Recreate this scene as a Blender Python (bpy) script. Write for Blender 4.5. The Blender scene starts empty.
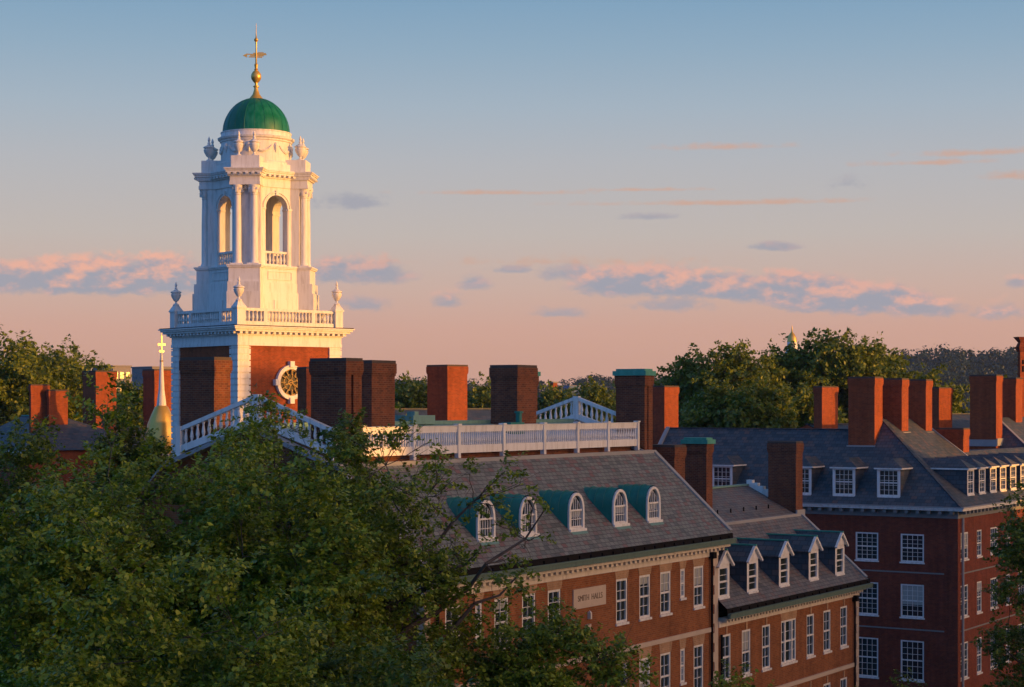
import bpy, math, random
import numpy as np
from mathutils import Matrix, Vector

S = bpy.context.scene
COL = S.collection
R = math.radians
H = 22.0                      # eye height above the ground; all heights below are relative to the eye
F = 1853.0                    # focal length in pixels of the photograph
HOR = 403.0                   # row of the horizon
HD = R(32.5)                  # heading: world X runs along the fronts of the near halls
FW = (math.cos(HD), math.sin(HD)); RT = (math.sin(HD), -math.cos(HD))

# ------------------------------------------------------------------ camera
cam = bpy.data.cameras.new('camera'); co = bpy.data.objects.new('camera', cam); COL.objects.link(co)
cam.sensor_width = 36.0; cam.lens = 36.0 * F / 1024; cam.shift_y = (HOR - 343.5) / 1024
cam.clip_start = 0.5; cam.clip_end = 12000
co.location = (0, 0, H); co.rotation_euler = (R(90), 0, HD - R(90))
S.camera = co

# ------------------------------------------------------------------ sun and sky
SUN_EL = R(2.6)
sx, sy = 0.2, -0.98
sn = math.hypot(sx, sy); sx /= sn; sy /= sn
to_sun = Vector((sx * math.cos(SUN_EL), sy * math.cos(SUN_EL), math.sin(SUN_EL)))
sl = bpy.data.lights.new('sun', 'SUN'); so = bpy.data.objects.new('sun', sl); COL.objects.link(so)
sl.energy = 4.3; sl.color = (1.0, 0.44, 0.075); sl.angle = R(0.5)
so.rotation_euler = to_sun.to_track_quat('Z', 'Y').to_euler(); so.location = (20, -80, 60)

W = bpy.data.worlds.new('World'); S.world = W; W.use_nodes = True
nt = W.node_tree; nt.nodes.clear()
def N(t, **kw):
    n = nt.nodes.new(t)
    for k, v in kw.items(): setattr(n, k, v)
    return n
def L(a, b): nt.links.new(a, b)
def put(sock, v):
    if hasattr(v, 'is_linked') or hasattr(v, 'links'): L(v, sock)
    else: sock.default_value = v
def M(op, a, b=None, c=None, clamp=False):
    n = N('ShaderNodeMath', operation=op, use_clamp=clamp)
    put(n.inputs[0], a)
    if b is not None: put(n.inputs[1], b)
    if c is not None: put(n.inputs[2], c)
    return n.outputs[0]
def DOT(v, w):
    n = N('ShaderNodeVectorMath', operation='DOT_PRODUCT'); L(v, n.inputs[0]); n.inputs[1].default_value = w
    return n.outputs['Value']
def SS(x, a, b):
    n = N('ShaderNodeMapRange', interpolation_type='SMOOTHSTEP'); put(n.inputs[0], x)
    n.inputs[1].default_value = a; n.inputs[2].default_value = b
    return n.outputs[0]
def MIX(f, a, b, mode='MIX'):
    n = N('ShaderNodeMix', data_type='RGBA', blend_type=mode)
    put(n.inputs[0], f)
    for s, v in ((n.inputs[6], a), (n.inputs[7], b)):
        if isinstance(v, tuple): s.default_value = (*v, 1)
        else: L(v, s)
    return n.outputs[2]
def RAMP(f, els):
    n = N('ShaderNodeValToRGB'); put(n.inputs[0], f); e = n.color_ramp.elements
    while len(e) > 1: e.remove(e[0])
    e[0].position = els[0][0]; e[0].color = (*els[0][1], 1)
    for p, c in els[1:]:
        x = e.new(p); x.color = (*c, 1)
    return n.outputs[0]
tc = N('ShaderNodeTexCoord'); D = tc.outputs['Generated']
sep = N('ShaderNodeSeparateXYZ'); L(D, sep.inputs[0]); dz = sep.outputs[2]
lo = RAMP(M('DIVIDE', dz, 0.25, clamp=True), [
    (0.0, (0.63, 0.355, 0.265)), (0.08, (0.63, 0.355, 0.27)), (0.16, (0.625, 0.37, 0.30)), (0.245, (0.59, 0.415, 0.36)), (0.36, (0.52, 0.46, 0.435)),
    (0.514, (0.445, 0.455, 0.49)), (0.63, (0.36, 0.44, 0.525)), (0.75, (0.27, 0.395, 0.52)), (0.87, (0.195, 0.345, 0.505)), (1.0, (0.145, 0.30, 0.485))])
hi = RAMP(dz, [(0.0, (0.14, 0.30, 0.47)), (0.25, (0.14, 0.30, 0.47)), (0.5, (0.07, 0.14, 0.26)), (1.0, (0.06, 0.105, 0.20))])
base = MIX(SS(dz, 0.22, 0.27), lo, hi)
# towards the side away from the sun's glow the sky is a deeper blue, towards the sun it is bright and warm
left = SS(DOT(D, (-0.93, 0.37, 0)), -0.30, 0.05)
base = MIX(left, base, MIX(SS(dz, 0.55, 0.95), (0.095, 0.28, 0.72), (0.06, 0.105, 0.20)))
t = DOT(D, (sx, sy, 0.0))
glow = M('MULTIPLY', SS(t, 0.66, 0.99), SS(dz, 0.90, 0.30))
base = MIX(glow, base, (4.1, 2.3, 1.2))
base = MIX(SS(dz, -0.005, -0.02), base, (0.10, 0.09, 0.08))
# clouds: ellipses in azimuth (pixels from the view axis) and elevation, broken up by noise
cf = DOT(D, (FW[0], FW[1], 0)); cr = DOT(D, (RT[0], RT[1], 0))
pxa = M('MULTIPLY', M('ARCTAN2', cr, cf), F)
pya = M('MULTIPLY', dz, F)
cv = N('ShaderNodeCombineXYZ'); L(M('MULTIPLY', pxa, 0.01), cv.inputs[0]); L(M('MULTIPLY', pya, 0.017), cv.inputs[1])
def NOISE(scale, detail, rough=0.6, off=0.0):
    n = N('ShaderNodeTexNoise'); n.inputs['Scale'].default_value = scale; n.inputs['Detail'].default_value = detail
    n.inputs['Roughness'].default_value = rough
    if off:
        m = N('ShaderNodeVectorMath', operation='ADD'); L(cv.outputs[0], m.inputs[0]); m.inputs[1].default_value = off if isinstance(off, tuple) else (off, off, off); L(m.outputs[0], n.inputs[0])
    else: L(cv.outputs[0], n.inputs[0])
    return n.outputs[0]
n1 = M('SUBTRACT', NOISE(3.4, 9, 0.68), 0.5); n2 = M('SUBTRACT', NOISE(5.0, 6, 0.6, 7.3), 0.5)
lit = M('SUBTRACT', NOISE(3.4, 4, 0.55), NOISE(3.4, 4, 0.55, (-0.05, 0.11, 0.0)))
def px2(px, py): return math.atan((px - 512) / F) * F, math.sin(math.atan((HOR - py) / math.hypot(F, px - 512))) * F
CL = [  # x, y, half width, half height, weight, pinkness of the top
    (20, 280, 75, 17, 1.0, 0.9), (95, 279, 80, 20, 1.1, 1.0), (165, 280, 60, 20, 1.1, 1.0), (350, 272, 42, 15, 0.9, 0.8), (385, 276, 30, 11, 0.8, 0.6), (365, 305, 30, 8, 0.55, 0.5),
    (474, 284, 16, 9, 0.75, 0.5), (448, 302, 16, 9, 0.5, 0.8), (510, 270, 22, 4, 0.6, 0.2), (568, 274, 34, 10, 0.7, 0.5), (645, 284, 78, 17, 1.1, 0.8), (718, 288, 70, 14, 1.0, 0.9),
    (790, 292, 72, 17, 1.1, 0.8), (860, 302, 80, 16, 1.1, 0.8), (920, 310, 45, 9, 0.7, 0.9), (560, 314, 26, 5, 0.45, 0.1), (680, 305, 40, 7, 0.5, 0.1), (775, 247, 27, 5, 0.75, 0.3), (350, 203, 36, 8, 0.55, 0.0),
    (1000, 312, 30, 9, 0.6, 1.0), (1020, 282, 14, 6, 0.6, 0.9), (850, 184, 24, 6, 0.35, 0.1), (650, 217, 26, 3.5, 0.45, 0.1), (500, 193, 120, 4, 0.30, 2.5), (720, 203, 190, 5, 0.33, 2.5), (640, 190, 80, 3, 0.28, 2.5), (730, 147, 80, 6, 0.30, 2.5),
    (985, 153, 110, 6, 0.32, 2.5), (925, 163, 80, 5, 0.3, 2.5), (1010, 176, 40, 8, 0.30, 2.5), (560, 262, 190, 8, 0.18, 2.5)]
dens = None; cc = None
sky = base
pinkacc = None
for (x, y, a, b, w, pk) in CL:
    if pk < 2: b *= 1.4; w *= 1.15; a *= 1.08
    else: w *= 1.7
    X, Y = px2(x, y)
    # flat base: below the centre the cloud falls off faster than above it
    dx = M('DIVIDE', M('SUBTRACT', pxa, X), a)
    dyr = M('SUBTRACT', pya, Y)
    dy = M('DIVIDE', M('MAXIMUM', dyr, M('MULTIPLY', dyr, -1.7)), b)
    r2 = M('ADD', M('MULTIPLY', dx, dx), M('MULTIPLY', dy, dy))
    e = M('MULTIPLY', M('SUBTRACT', 1.0, M('SQRT', r2)), w)
    rel = M('DIVIDE', dyr, b)
    soft = 1.0 if pk < 2 else 0.0
    d = M('ADD', M('MULTIPLY', e, 1.25), M('MULTIPLY', n1, 2.2 if soft else 1.5))
    f = SS(d, -0.15, 0.62) if soft else M('MULTIPLY', SS(d, 0.0, 0.7), 0.75)
    f = M('MULTIPLY', f, SS(e, -0.6, -0.15))
    if soft:
        f = M('MULTIPLY', f, min(1.0, 0.62 + 0.3 * w))
        top = SS(M('ADD', M('ADD', M('MULTIPLY', rel, 0.8), M('MULTIPLY', n2, 1.2)), M('MULTIPLY', lit, 3.2)), -0.30, 0.95)
        c = MIX(M('MULTIPLY', top, min(1, pk)), (0.34, 0.345, 0.415), (0.82, 0.43, 0.33))
    else:
        c = (0.62, 0.36, 0.27)
    sky = MIX(f, sky, c)
nis = N('ShaderNodeTexSky', sky_type='NISHITA'); nis.sun_disc = False; nis.sun_elevation = SUN_EL
nis.sun_rotation = math.atan2(sx, sy)
sky = MIX(0.012, sky, nis.outputs[0], 'ADD')
bg = N('ShaderNodeBackground'); L(sky, bg.inputs[0]); bg.inputs[1].default_value = 1.0
ow = N('ShaderNodeOutputWorld'); L(bg.outputs[0], ow.inputs[0])
W.cycles.sampling_method = 'MANUAL'; W.cycles.sample_map_resolution = 512
S.view_settings.view_transform = 'Standard'; S.view_settings.look = 'None'
S.view_settings.exposure = 0.0; S.view_settings.gamma = 1.0
S.cycles.max_bounces = 5; S.cycles.diffuse_bounces = 3; S.cycles.glossy_bounces = 2; S.cycles.transmission_bounces = 2
S.cycles.use_adaptive_sampling = True; S.cycles.adaptive_threshold = 0.02
S.cycles.use_denoising = True

# ------------------------------------------------------------------ materials
def mat(name, build):
    m = bpy.data.materials.new(name); m.use_nodes = True
    global nt
    keep = nt; nt = m.node_tree; nt.nodes.clear()
    out = N('ShaderNodeOutputMaterial'); s = build(); L(s, out.inputs[0]); nt = keep
    return m
def PBR(col, rough=0.7, metal=0.0, spec=0.3, normal=None):
    n = N('ShaderNodeBsdfPrincipled')
    if isinstance(col, tuple): n.inputs['Base Color'].default_value = (*col, 1)
    else: L(col, n.inputs['Base Color'])
    put(n.inputs['Roughness'], rough); n.inputs['Metallic'].default_value = metal
    n.inputs['Specular IOR Level'].default_value = spec
    if normal is not None: L(normal, n.inputs['Normal'])
    return n.outputs[0]
def OBJ(): return N('ShaderNodeTexCoord').outputs['Object']
def UVC(): return N('ShaderNodeTexCoord').outputs['UV']
def NZ(vec, scale, detail=4, rough=0.6):
    n = N('ShaderNodeTexNoise'); L(vec, n.inputs[0]); n.inputs['Scale'].default_value = scale
    n.inputs['Detail'].default_value = detail; n.inputs['Roughness'].default_value = rough
    return n.outputs[0]
def BUMP(h, s=0.3, d=0.05):
    n = N('ShaderNodeBump'); L(h, n.inputs['Height']); n.inputs['Strength'].default_value = s; n.inputs['Distance'].default_value = d
    return n.outputs[0]
def BRK(c1, c2, mo, w, h, ms, off=0.5):
    n = N('ShaderNodeTexBrick'); L(UVC(), n.inputs['Vector']); n.inputs['Scale'].default_value = 1.0
    n.inputs['Brick Width'].default_value = w; n.inputs['Row Height'].default_value = h; n.inputs['Mortar Size'].default_value = ms
    n.inputs['Color1'].default_value = (*c1, 1); n.inputs['Color2'].default_value = (*c2, 1); n.inputs['Mortar'].default_value = (*mo, 1)
    n.inputs['Mortar Smooth'].default_value = 0.2; n.offset = off
    return n
def brick(c1, c2, mo, dirt=0.35):
    def f():
        b = BRK(c1, c2, mo, 0.23, 0.085, 0.012)
        o = UVC()
        k = NZ(o, 0.45, 5); k2 = NZ(o, 3.0, 4)
        mp = N('ShaderNodeMapping'); L(o, mp.inputs[0]); mp.inputs['Scale'].default_value = (2.2, 0.16, 1)
        stk = M('MULTIPLY', M('SUBTRACT', NZ(mp.outputs[0], 1.0, 6, 0.7), 0.5), 0.75)
        v = M('ADD', M('ADD', 0.82, stk), M('ADD', M('MULTIPLY', M('SUBTRACT', k, 0.5), dirt * 2), M('MULTIPLY', M('SUBTRACT', k2, 0.5), 0.55)))
        g = N('ShaderNodeCombineColor'); [L(v, g.inputs[i]) for i in range(3)]
        return PBR(MIX(1.0, b.outputs[0], g.outputs[0], 'MULTIPLY'), 0.85, 0, 0.2, BUMP(b.outputs[1], -0.4, 0.01))
    return f
def slate(cols, w=0.42, h=0.30):
    def f():
        b = BRK((0, 0, 0), (1, 1, 1), (0.5, 0.5, 0.5), w, h, 0.0)
        e = BRK((1, 1, 1), (1, 1, 1), (0, 0, 0), w, h, 0.022)
        k = NZ(UVC(), 0.35, 5); k2 = NZ(UVC(), 1.7, 4)
        fac = M('ADD', b.outputs[0], M('MULTIPLY', M('SUBTRACT', k, 0.5), 0.5))
        c = RAMP(fac, cols)
        c = MIX(M('MULTIPLY', M('SUBTRACT', 1.0, e.outputs[0]), 0.7), c, (0.035, 0.033, 0.033))
        v = M('ADD', 0.62, M('MULTIPLY', k2, 0.8)); g = N('ShaderNodeCombineColor'); [L(v, g.inputs[i]) for i in range(3)]
        return PBR(MIX(1.0, c, g.outputs[0], 'MULTIPLY'), 0.62, 0, 0.35, BUMP(b.outputs[0], 0.5, 0.02))
    return f
def flat(c, rough=0.6, metal=0.0, spec=0.3, var=0.18, sc=1.3):
    def f():
        k = NZ(OBJ(), sc, 5); v = M('ADD', 1 - var / 2, M('MULTIPLY', M('SUBTRACT', k, 0.5), var * 2))
        g = N('ShaderNodeCombineColor'); [L(v, g.inputs[i]) for i in range(3)]
        return PBR(MIX(1.0, c, g.outputs[0], 'MULTIPLY'), rough, metal, spec)
    return f
def streaked(c, c2, rough=0.55, sc=(5, 5, 0.7)):
    def f():
        mp = N('ShaderNodeMapping'); L(OBJ(), mp.inputs[0]); mp.inputs['Scale'].default_value = sc
        k = SS(NZ(mp.outputs[0], 1.0, 5), 0.42, 0.75)
        return PBR(MIX(k, c, c2), rough, 0, 0.35)
    return f
def leaf(c1, c2, c3):
    def f():
        g = N('ShaderNodeNewGeometry')
        k = NZ(OBJ(), 0.45, 3); r = g.outputs['Random Per Island']
        c = RAMP(M('ADD', M('MULTIPLY', k, 0.5), M('MULTIPLY', r, 0.5)), [(0.15, c1), (0.5, c2), (0.9, c3)])
        d = N('ShaderNodeBsdfPrincipled'); L(c, d.inputs['Base Color']); d.inputs['Roughness'].default_value = 0.45; d.inputs['Specular IOR Level'].default_value = 0.4
        tr = N('ShaderNodeBsdfTranslucent'); L(MIX(1.0, c, (1.2, 1.25, 0.5), 'MULTIPLY'), tr.inputs[0])
        mx = N('ShaderNodeMixShader'); mx.inputs[0].default_value = 0.27; L(d.outputs[0], mx.inputs[1]); L(tr.outputs[0], mx.inputs[2])
        return mx.outputs[0]
    return f
def glass(c):
    def f():
        k = NZ(OBJ(), 0.9, 3); 
        return PBR(MIX(k, c, tuple(x * 2.2 for x in c)), 0.08, 0, 0.6, BUMP(k, 0.15, 0.03))
    return f
def domed(c):
    def f():
        mp = N('ShaderNodeMapping'); L(OBJ(), mp.inputs[0]); mp.inputs['Scale'].default_value = (3, 3, 0.6)
        k = SS(NZ(mp.outputs[0], 1.2, 5), 0.35, 0.7); return PBR(MIX(k, c, (0.012, 0.19, 0.105)), M('ADD', 0.34, M('MULTIPLY', k, 0.2)), 0, 0.4)
    return f
MT = {
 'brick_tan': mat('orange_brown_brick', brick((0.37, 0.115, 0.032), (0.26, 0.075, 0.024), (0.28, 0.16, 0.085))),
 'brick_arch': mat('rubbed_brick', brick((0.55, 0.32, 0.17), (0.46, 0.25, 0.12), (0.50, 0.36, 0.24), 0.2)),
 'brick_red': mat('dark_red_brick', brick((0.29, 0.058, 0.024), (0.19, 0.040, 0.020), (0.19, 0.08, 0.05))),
 'brick_chim': mat('sooty_brick', brick((0.25, 0.075, 0.030), (0.13, 0.042, 0.024), (0.22, 0.12, 0.07), 0.3)),
 'brick_el': mat('red_brick', brick((0.40, 0.082, 0.022), (0.26, 0.056, 0.018), (0.34, 0.125, 0.06), 0.35)),
 'slate_a': mat('mottled_slate', slate([(0.0, (0.105, 0.11, 0.10)), (0.30, (0.175, 0.185, 0.155)), (0.66, (0.20, 0.20, 0.175)), (0.82, (0.175, 0.15, 0.13)), (1.0, (0.20, 0.105, 0.09))], 0.34, 0.22)),
 'slate_b': mat('grey_slate', slate([(0.0, (0.10, 0.10, 0.10)), (0.45, (0.17, 0.16, 0.145)), (0.75, (0.165, 0.14, 0.12)), (1.0, (0.18, 0.11, 0.09))], 0.34, 0.22)),
 'slate_c': mat('blue_slate', slate([(0.0, (0.042, 0.060, 0.070)), (0.5, (0.070, 0.085, 0.095)), (0.85, (0.10, 0.095, 0.092)), (1.0, (0.135, 0.09, 0.075))])),
 'white': mat('white_paint', streaked((0.80, 0.77, 0.70), (0.62, 0.58, 0.50))),
 'trim': mat('cream_trim', streaked((0.74, 0.65, 0.52), (0.60, 0.51, 0.39))),
 'stone': mat('cut_stone', flat((0.62, 0.49, 0.36), 0.8)),
 'copper': mat('green_copper', streaked((0.05, 0.28, 0.20), (0.08, 0.34, 0.25), 0.5)),
 'copper_pale': mat('pale_copper', streaked((0.16, 0.30, 0.245), (0.11, 0.22, 0.18), 0.6)),
 'copper_dark': mat('teal_copper_sheet', streaked((0.012, 0.165, 0.125), (0.022, 0.215, 0.165), 0.5)),
 'gutter': mat('weathered_gutter', streaked((0.10, 0.165, 0.13), (0.075, 0.125, 0.10), 0.6)),
 'dome': mat('green_dome', domed((0.0, 0.135, 0.06))),
 'gold': mat('gilding', flat((0.80, 0.50, 0.11), 0.30, 0.55, 0.5, 0.15)),
 'gilt': mat('old_gilding', flat((0.46, 0.30, 0.10), 0.6, 0.1, 0.3, 0.2)),
 'lead': mat('lead_flashing', flat((0.36, 0.35, 0.33), 0.6)),
 'dark': mat('black_metal', flat((0.014, 0.012, 0.011), 0.9, 0, 0.08)),
 'glass': mat('window_glass', glass((0.016, 0.020, 0.020))),
 'blind': mat('window_blind', flat((0.42, 0.42, 0.36), 0.35, 0, 0.5)),
 'sky_sheen': mat('sky_sheen_sheet', flat((0.50, 0.53, 0.56), 0.45, 0, 0.4)),  # pale tone paints the sky's reflection on the copper deck
 'greytrim': mat('grey_trim', flat((0.25, 0.25, 0.23), 0.7)),
 'soot': mat('sooty_mortar', flat((0.10, 0.075, 0.06), 0.9)),
 'dial': mat('black_dial', flat((0.02, 0.02, 0.02), 0.5)),
 'letter': mat('cut_lettering', flat((0.24, 0.165, 0.10), 0.8)),
 'bark': mat('bark', flat((0.15, 0.12, 0.095), 0.9, 0, 0.1, 0.5, 3)),
 'grass': mat('lawn', flat((0.05, 0.085, 0.02), 0.9, 0, 0.1, 0.5, 0.2)),
 'paving': mat('asphalt', flat((0.06, 0.06, 0.06), 0.9, 0, 0.1, 0.3, 0.6)),
 'walk': mat('concrete_walk', flat((0.30, 0.29, 0.27), 0.9, 0, 0.1, 0.3, 0.6)),
 'conc': mat('pale_concrete', flat((0.27, 0.25, 0.24), 0.8)),
 'bluegrey': mat('blue_cladding', flat((0.10, 0.18, 0.32), 0.6)),
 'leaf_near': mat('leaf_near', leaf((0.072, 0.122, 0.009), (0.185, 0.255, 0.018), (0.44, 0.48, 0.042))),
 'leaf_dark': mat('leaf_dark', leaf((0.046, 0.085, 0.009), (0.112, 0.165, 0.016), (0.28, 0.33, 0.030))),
 'leaf_airy': mat('leaf_airy', leaf((0.070, 0.116, 0.010), (0.172, 0.235, 0.018), (0.42, 0.46, 0.040))),
 'leaf_far': mat('leaf_far', leaf((0.080, 0.125, 0.012), (0.145, 0.190, 0.020), (0.24, 0.265, 0.028))),
 'leaf_hill': mat('leaf_hill', leaf((0.022, 0.048, 0.042), (0.032, 0.062, 0.052), (0.050, 0.082, 0.060))),  # blue tint in the leaf colour stands in for distance haze
 'woods': mat('hillside', flat((0.030, 0.055, 0.045), 0.9, 0, 0.1, 0.5, 0.05)),
}

# ------------------------------------------------------------------ mesh building
class MB:
    def __init__(s): s.v = []; s.f = []; s.m = []; s.k = 0; s.T = None
    def add(s, vs, fs):
        o = len(s.v)
        if s.T is not None: vs = [tuple(s.T @ Vector(p)) for p in vs]
        s.v.extend(vs)
        for f in fs: s.f.append([i + o for i in f]); s.m.append(s.k)
        return s
    def box(s, x0, x1, y0, y1, z0, z1):
        return s.add([(x0, y0, z0), (x1, y0, z0), (x1, y1, z0), (x0, y1, z0), (x0, y0, z1), (x1, y0, z1), (x1, y1, z1), (x0, y1, z1)],
                     [(0, 3, 2, 1), (4, 5, 6, 7), (0, 1, 5, 4), (1, 2, 6, 5), (2, 3, 7, 6), (3, 0, 4, 7)])
    def frust(s, x, y, z0, z1, a0, b0, a1, b1):
        return s.add([(x - a0, y - b0, z0), (x + a0, y - b0, z0), (x + a0, y + b0, z0), (x - a0, y + b0, z0), (x - a1, y - b1, z1), (x + a1, y - b1, z1), (x + a1, y + b1, z1), (x - a1, y + b1, z1)],
                     [(0, 3, 2, 1), (4, 5, 6, 7), (0, 1, 5, 4), (1, 2, 6, 5), (2, 3, 7, 6), (3, 0, 4, 7)])
    def poly(s, *ps): return s.add(list(ps), [tuple(range(len(ps)))])
    def lathe(s, prof, n=16, c=(0, 0), cap=True, ph=0.0):
        vs = []; fs = []
        for r, z in prof:
            for i in range(n):
                a = 2 * math.pi * i / n + ph; vs.append((c[0] + r * math.cos(a), c[1] + r * math.sin(a), z))
        for j in range(len(prof) - 1):
            for i in range(n):
                k = (i + 1) % n; fs.append((j * n + i, j * n + k, (j + 1) * n + k, (j + 1) * n + i))
        if cap: fs.append(tuple(range(n))[::-1]); fs.append(tuple(range((len(prof) - 1) * n, len(prof) * n)))
        return s.add(vs, fs)
    def tube(s, pts, rad, n=6):
        vs = []; fs = []
        for i, p in enumerate(pts):
            a = Vector(pts[max(0, i - 1)]); b = Vector(pts[min(len(pts) - 1, i + 1)]); d = (b - a)
            d = d.normalized() if d.length > 1e-9 else Vector((0, 0, 1))
            q = d.to_track_quat('Z', 'Y'); r = rad[i] if isinstance(rad, (list, tuple)) else rad
            for j in range(n):
                t = 2 * math.pi * j / n; w = Vector(p) + q @ Vector((r * math.cos(t), r * math.sin(t), 0)); vs.append(tuple(w))
        for i in range(len(pts) - 1):
            for j in range(n):
                k = (j + 1) % n; fs.append((i * n + j, i * n + k, (i + 1) * n + k, (i + 1) * n + j))
        fs.append(tuple(range(n))[::-1]); fs.append(tuple(range((len(pts) - 1) * n, len(pts) * n)))
        return s.add(vs, fs)
    def beam(s, p0, p1, w, h, up=(0, 0, 1)):
        # a straight bar of width w and height h above the line p0-p1
        a = Vector(p0); b = Vector(p1); d = (b - a).normalized(); side = d.cross(Vector(up)).normalized(); u = side.cross(d).normalized()
        vs = []
        for p in (a, b):
            for sw, sh in ((-1, 0), (1, 0), (1, 1), (-1, 1)): vs.append(tuple(p + side * (sw * w / 2) + u * (sh * h)))
        return s.add(vs, [(0, 1, 2, 3), (7, 6, 5, 4), (0, 4, 5, 1), (1, 5, 6, 2), (2, 6, 7, 3), (3, 7, 4, 0)])
    def wall(s, p0, p1, z0, z1, holes, depth=0.14):
        # wall face from p0 to p1 (outside on the right of the direction), with real openings and reveals
        a = Vector((*p0, 0)); d = Vector((*p1, 0)) - a; ln = d.length; d /= ln; n = Vector((d.y, -d.x, 0))
        def P(t, z, o=0.0): q = a + d * t - n * o; return (q.x, q.y, z)
        xs = sorted({0.0, ln} | {h[0] for h in holes} | {h[1] for h in holes}); zs = sorted({z0, z1} | {h[2] for h in holes} | {h[3] for h in holes})
        for i in range(len(xs) - 1):
            for j in range(len(zs) - 1):
                cx = (xs[i] + xs[i + 1]) / 2; cz = (zs[j] + zs[j + 1]) / 2
                if any(h[0] < cx < h[1] and h[2] < cz < h[3] for h in holes): continue
                s.poly(P(xs[i], zs[j]), P(xs[i + 1], zs[j]), P(xs[i + 1], zs[j + 1]), P(xs[i], zs[j + 1]))
        for (x0, x1, b0, b1) in holes:
            s.poly(P(x0, b0), P(x0, b1), P(x0, b1, depth), P(x0, b0, depth)); s.poly(P(x1, b1), P(x1, b0), P(x1, b0, depth), P(x1, b1, depth))
            s.poly(P(x0, b0), P(x0, b0, depth), P(x1, b0, depth), P(x1, b0)); s.poly(P(x0, b1, depth), P(x0, b1), P(x1, b1), P(x1, b1, depth))
        return s
    def mesh(s, name, mats, off=(0, 0, 0), smooth=False):
        me = bpy.data.meshes.new(name)
        me.from_pydata([(p[0] + off[0], p[1] + off[1], p[2] + off[2]) for p in s.v], [], s.f)
        for m in mats: me.materials.append(MT[m])
        if len(mats) > 1: me.polygons.foreach_set('material_index', s.m)
        if smooth:
            me.polygons.foreach_set('use_smooth', [True] * len(me.polygons)); me.set_sharp_from_angle(angle=R(38))
        uv = me.uv_layers.new(name='uv')
        dat = np.zeros(len(me.loops) * 2)
        for p in me.polygons:
            n = p.normal
            if abs(n.z) > 0.999: tx, ty = (1, 0, 0), (0, 1, 0)
            else:
                l = math.hypot(n.x, n.y); tx = (-n.y / l, n.x / l, 0); ty = (n.y * tx[2] - n.z * tx[1], n.z * tx[0] - n.x * tx[2], n.x * tx[1] - n.y * tx[0])
            for li in p.loop_indices:
                c = me.vertices[me.loops[li].vertex_index].co
                dat[2 * li] = c.x * tx[0] + c.y * tx[1]; dat[2 * li + 1] = c.x * ty[0] + c.y * ty[1] + c.z * ty[2]
        uv.data.foreach_set('uv', dat); me.update()
        return me

def tag(o, label, cat, group=None, kind=None):
    if label: o['label'] = label
    if cat: o['category'] = cat
    if group: o['group'] = group
    if kind: o['kind'] = kind
    return o
class Thing:
    def __init__(s, name, x, y, label, cat, group=None, rotz=0.0):
        s.o = bpy.data.objects.new(name, None); COL.objects.link(s.o); s.o.location = (x, y, 0); s.o.rotation_euler = (0, 0, rotz)
        s.o.empty_display_size = 1; tag(s.o, label, cat, group); s.off = (-x, -y, H) if rotz == 0 else (0, 0, H)
    def part(s, name, mb, mats, parent=None, smooth=False, label=None):
        if isinstance(mats, str): mats = [mats]
        o = bpy.data.objects.new(name, mb.mesh(name, mats, s.off, smooth)); COL.objects.link(o); o.parent = parent or s.o
        if label: o['label'] = label
        return o
    def inst(s, name, me, x, y, z, rz=0.0, parent=None):
        o = bpy.data.objects.new(name, me); COL.objects.link(o); o.parent = parent or s.o
        o.location = (x + s.off[0], y + s.off[1], z + s.off[2]); o.rotation_euler = (0, 0, rz)
        return o
def at(px, d):
    s_ = (px - 512) / F
    return d * (FW[0] + RT[0] * s_), d * (FW[1] + RT[1] * s_)
def zat(py, d): return (HOR - py) * d / F

# windows: outside is -y, origin at the middle of the sill line on the wall face
_W = {}
def win_mesh(w, h, cols, rows, sash=True, tall=False, inset=0.07):
    key = (round(w, 2), round(h, 2), cols, rows, sash, inset)
    if key in _W: return _W[key]
    b = 0.10; fr = MB()
    y0, y1 = inset - 0.05, inset + 0.05
    for (x0, x1, z0, z1) in ((-w / 2, -w / 2 + b, 0, h), (w / 2 - b, w / 2, 0, h), (-w / 2 + b, w / 2 - b, h - b, h), (-w / 2 + b, w / 2 - b, 0, b)): fr.box(x0, x1, y0, y1, z0, z1)
    if sash: fr.box(-w / 2 + b, w / 2 - b, y0 + 0.01, y1, h / 2 - 0.04, h / 2 + 0.04)
    iw = w - 2 * b; ih = h - 2 * b; mw = 0.022
    for i in range(1, cols): x = -iw / 2 + iw * i / cols; fr.box(x - mw / 2, x + mw / 2, y0 + 0.025, y1 - 0.005, b, h - b)
    for j in range(1, rows):
        z = b + ih * j / rows
        if sash and abs(z - h / 2) < 0.06: continue
        fr.box(-iw / 2, iw / 2, y0 + 0.028, y1 - 0.008, z - mw / 2, z + mw / 2)
    pn = MB().box(-w / 2 + 0.02, w / 2 - 0.02, inset + 0.025, inset + 0.045, 0.02, h - 0.02)
    bls = [MB().box(-iw / 2, iw / 2, inset + 0.008, inset + 0.022, h * q, h - b).mesh('blind', ['blind']) for q in (0.38, 0.54, 0.66, 0.78)]
    sl = MB().box(-w / 2 - 0.06, w / 2 + 0.06, -0.06, inset, -0.10, -0.002)
    _W[key] = (fr.mesh('window', ['white']), pn.mesh('pane', ['glass']), sl.mesh('sill', ['white']), bls)
    return _W[key]
wr = random.Random(5)
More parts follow.
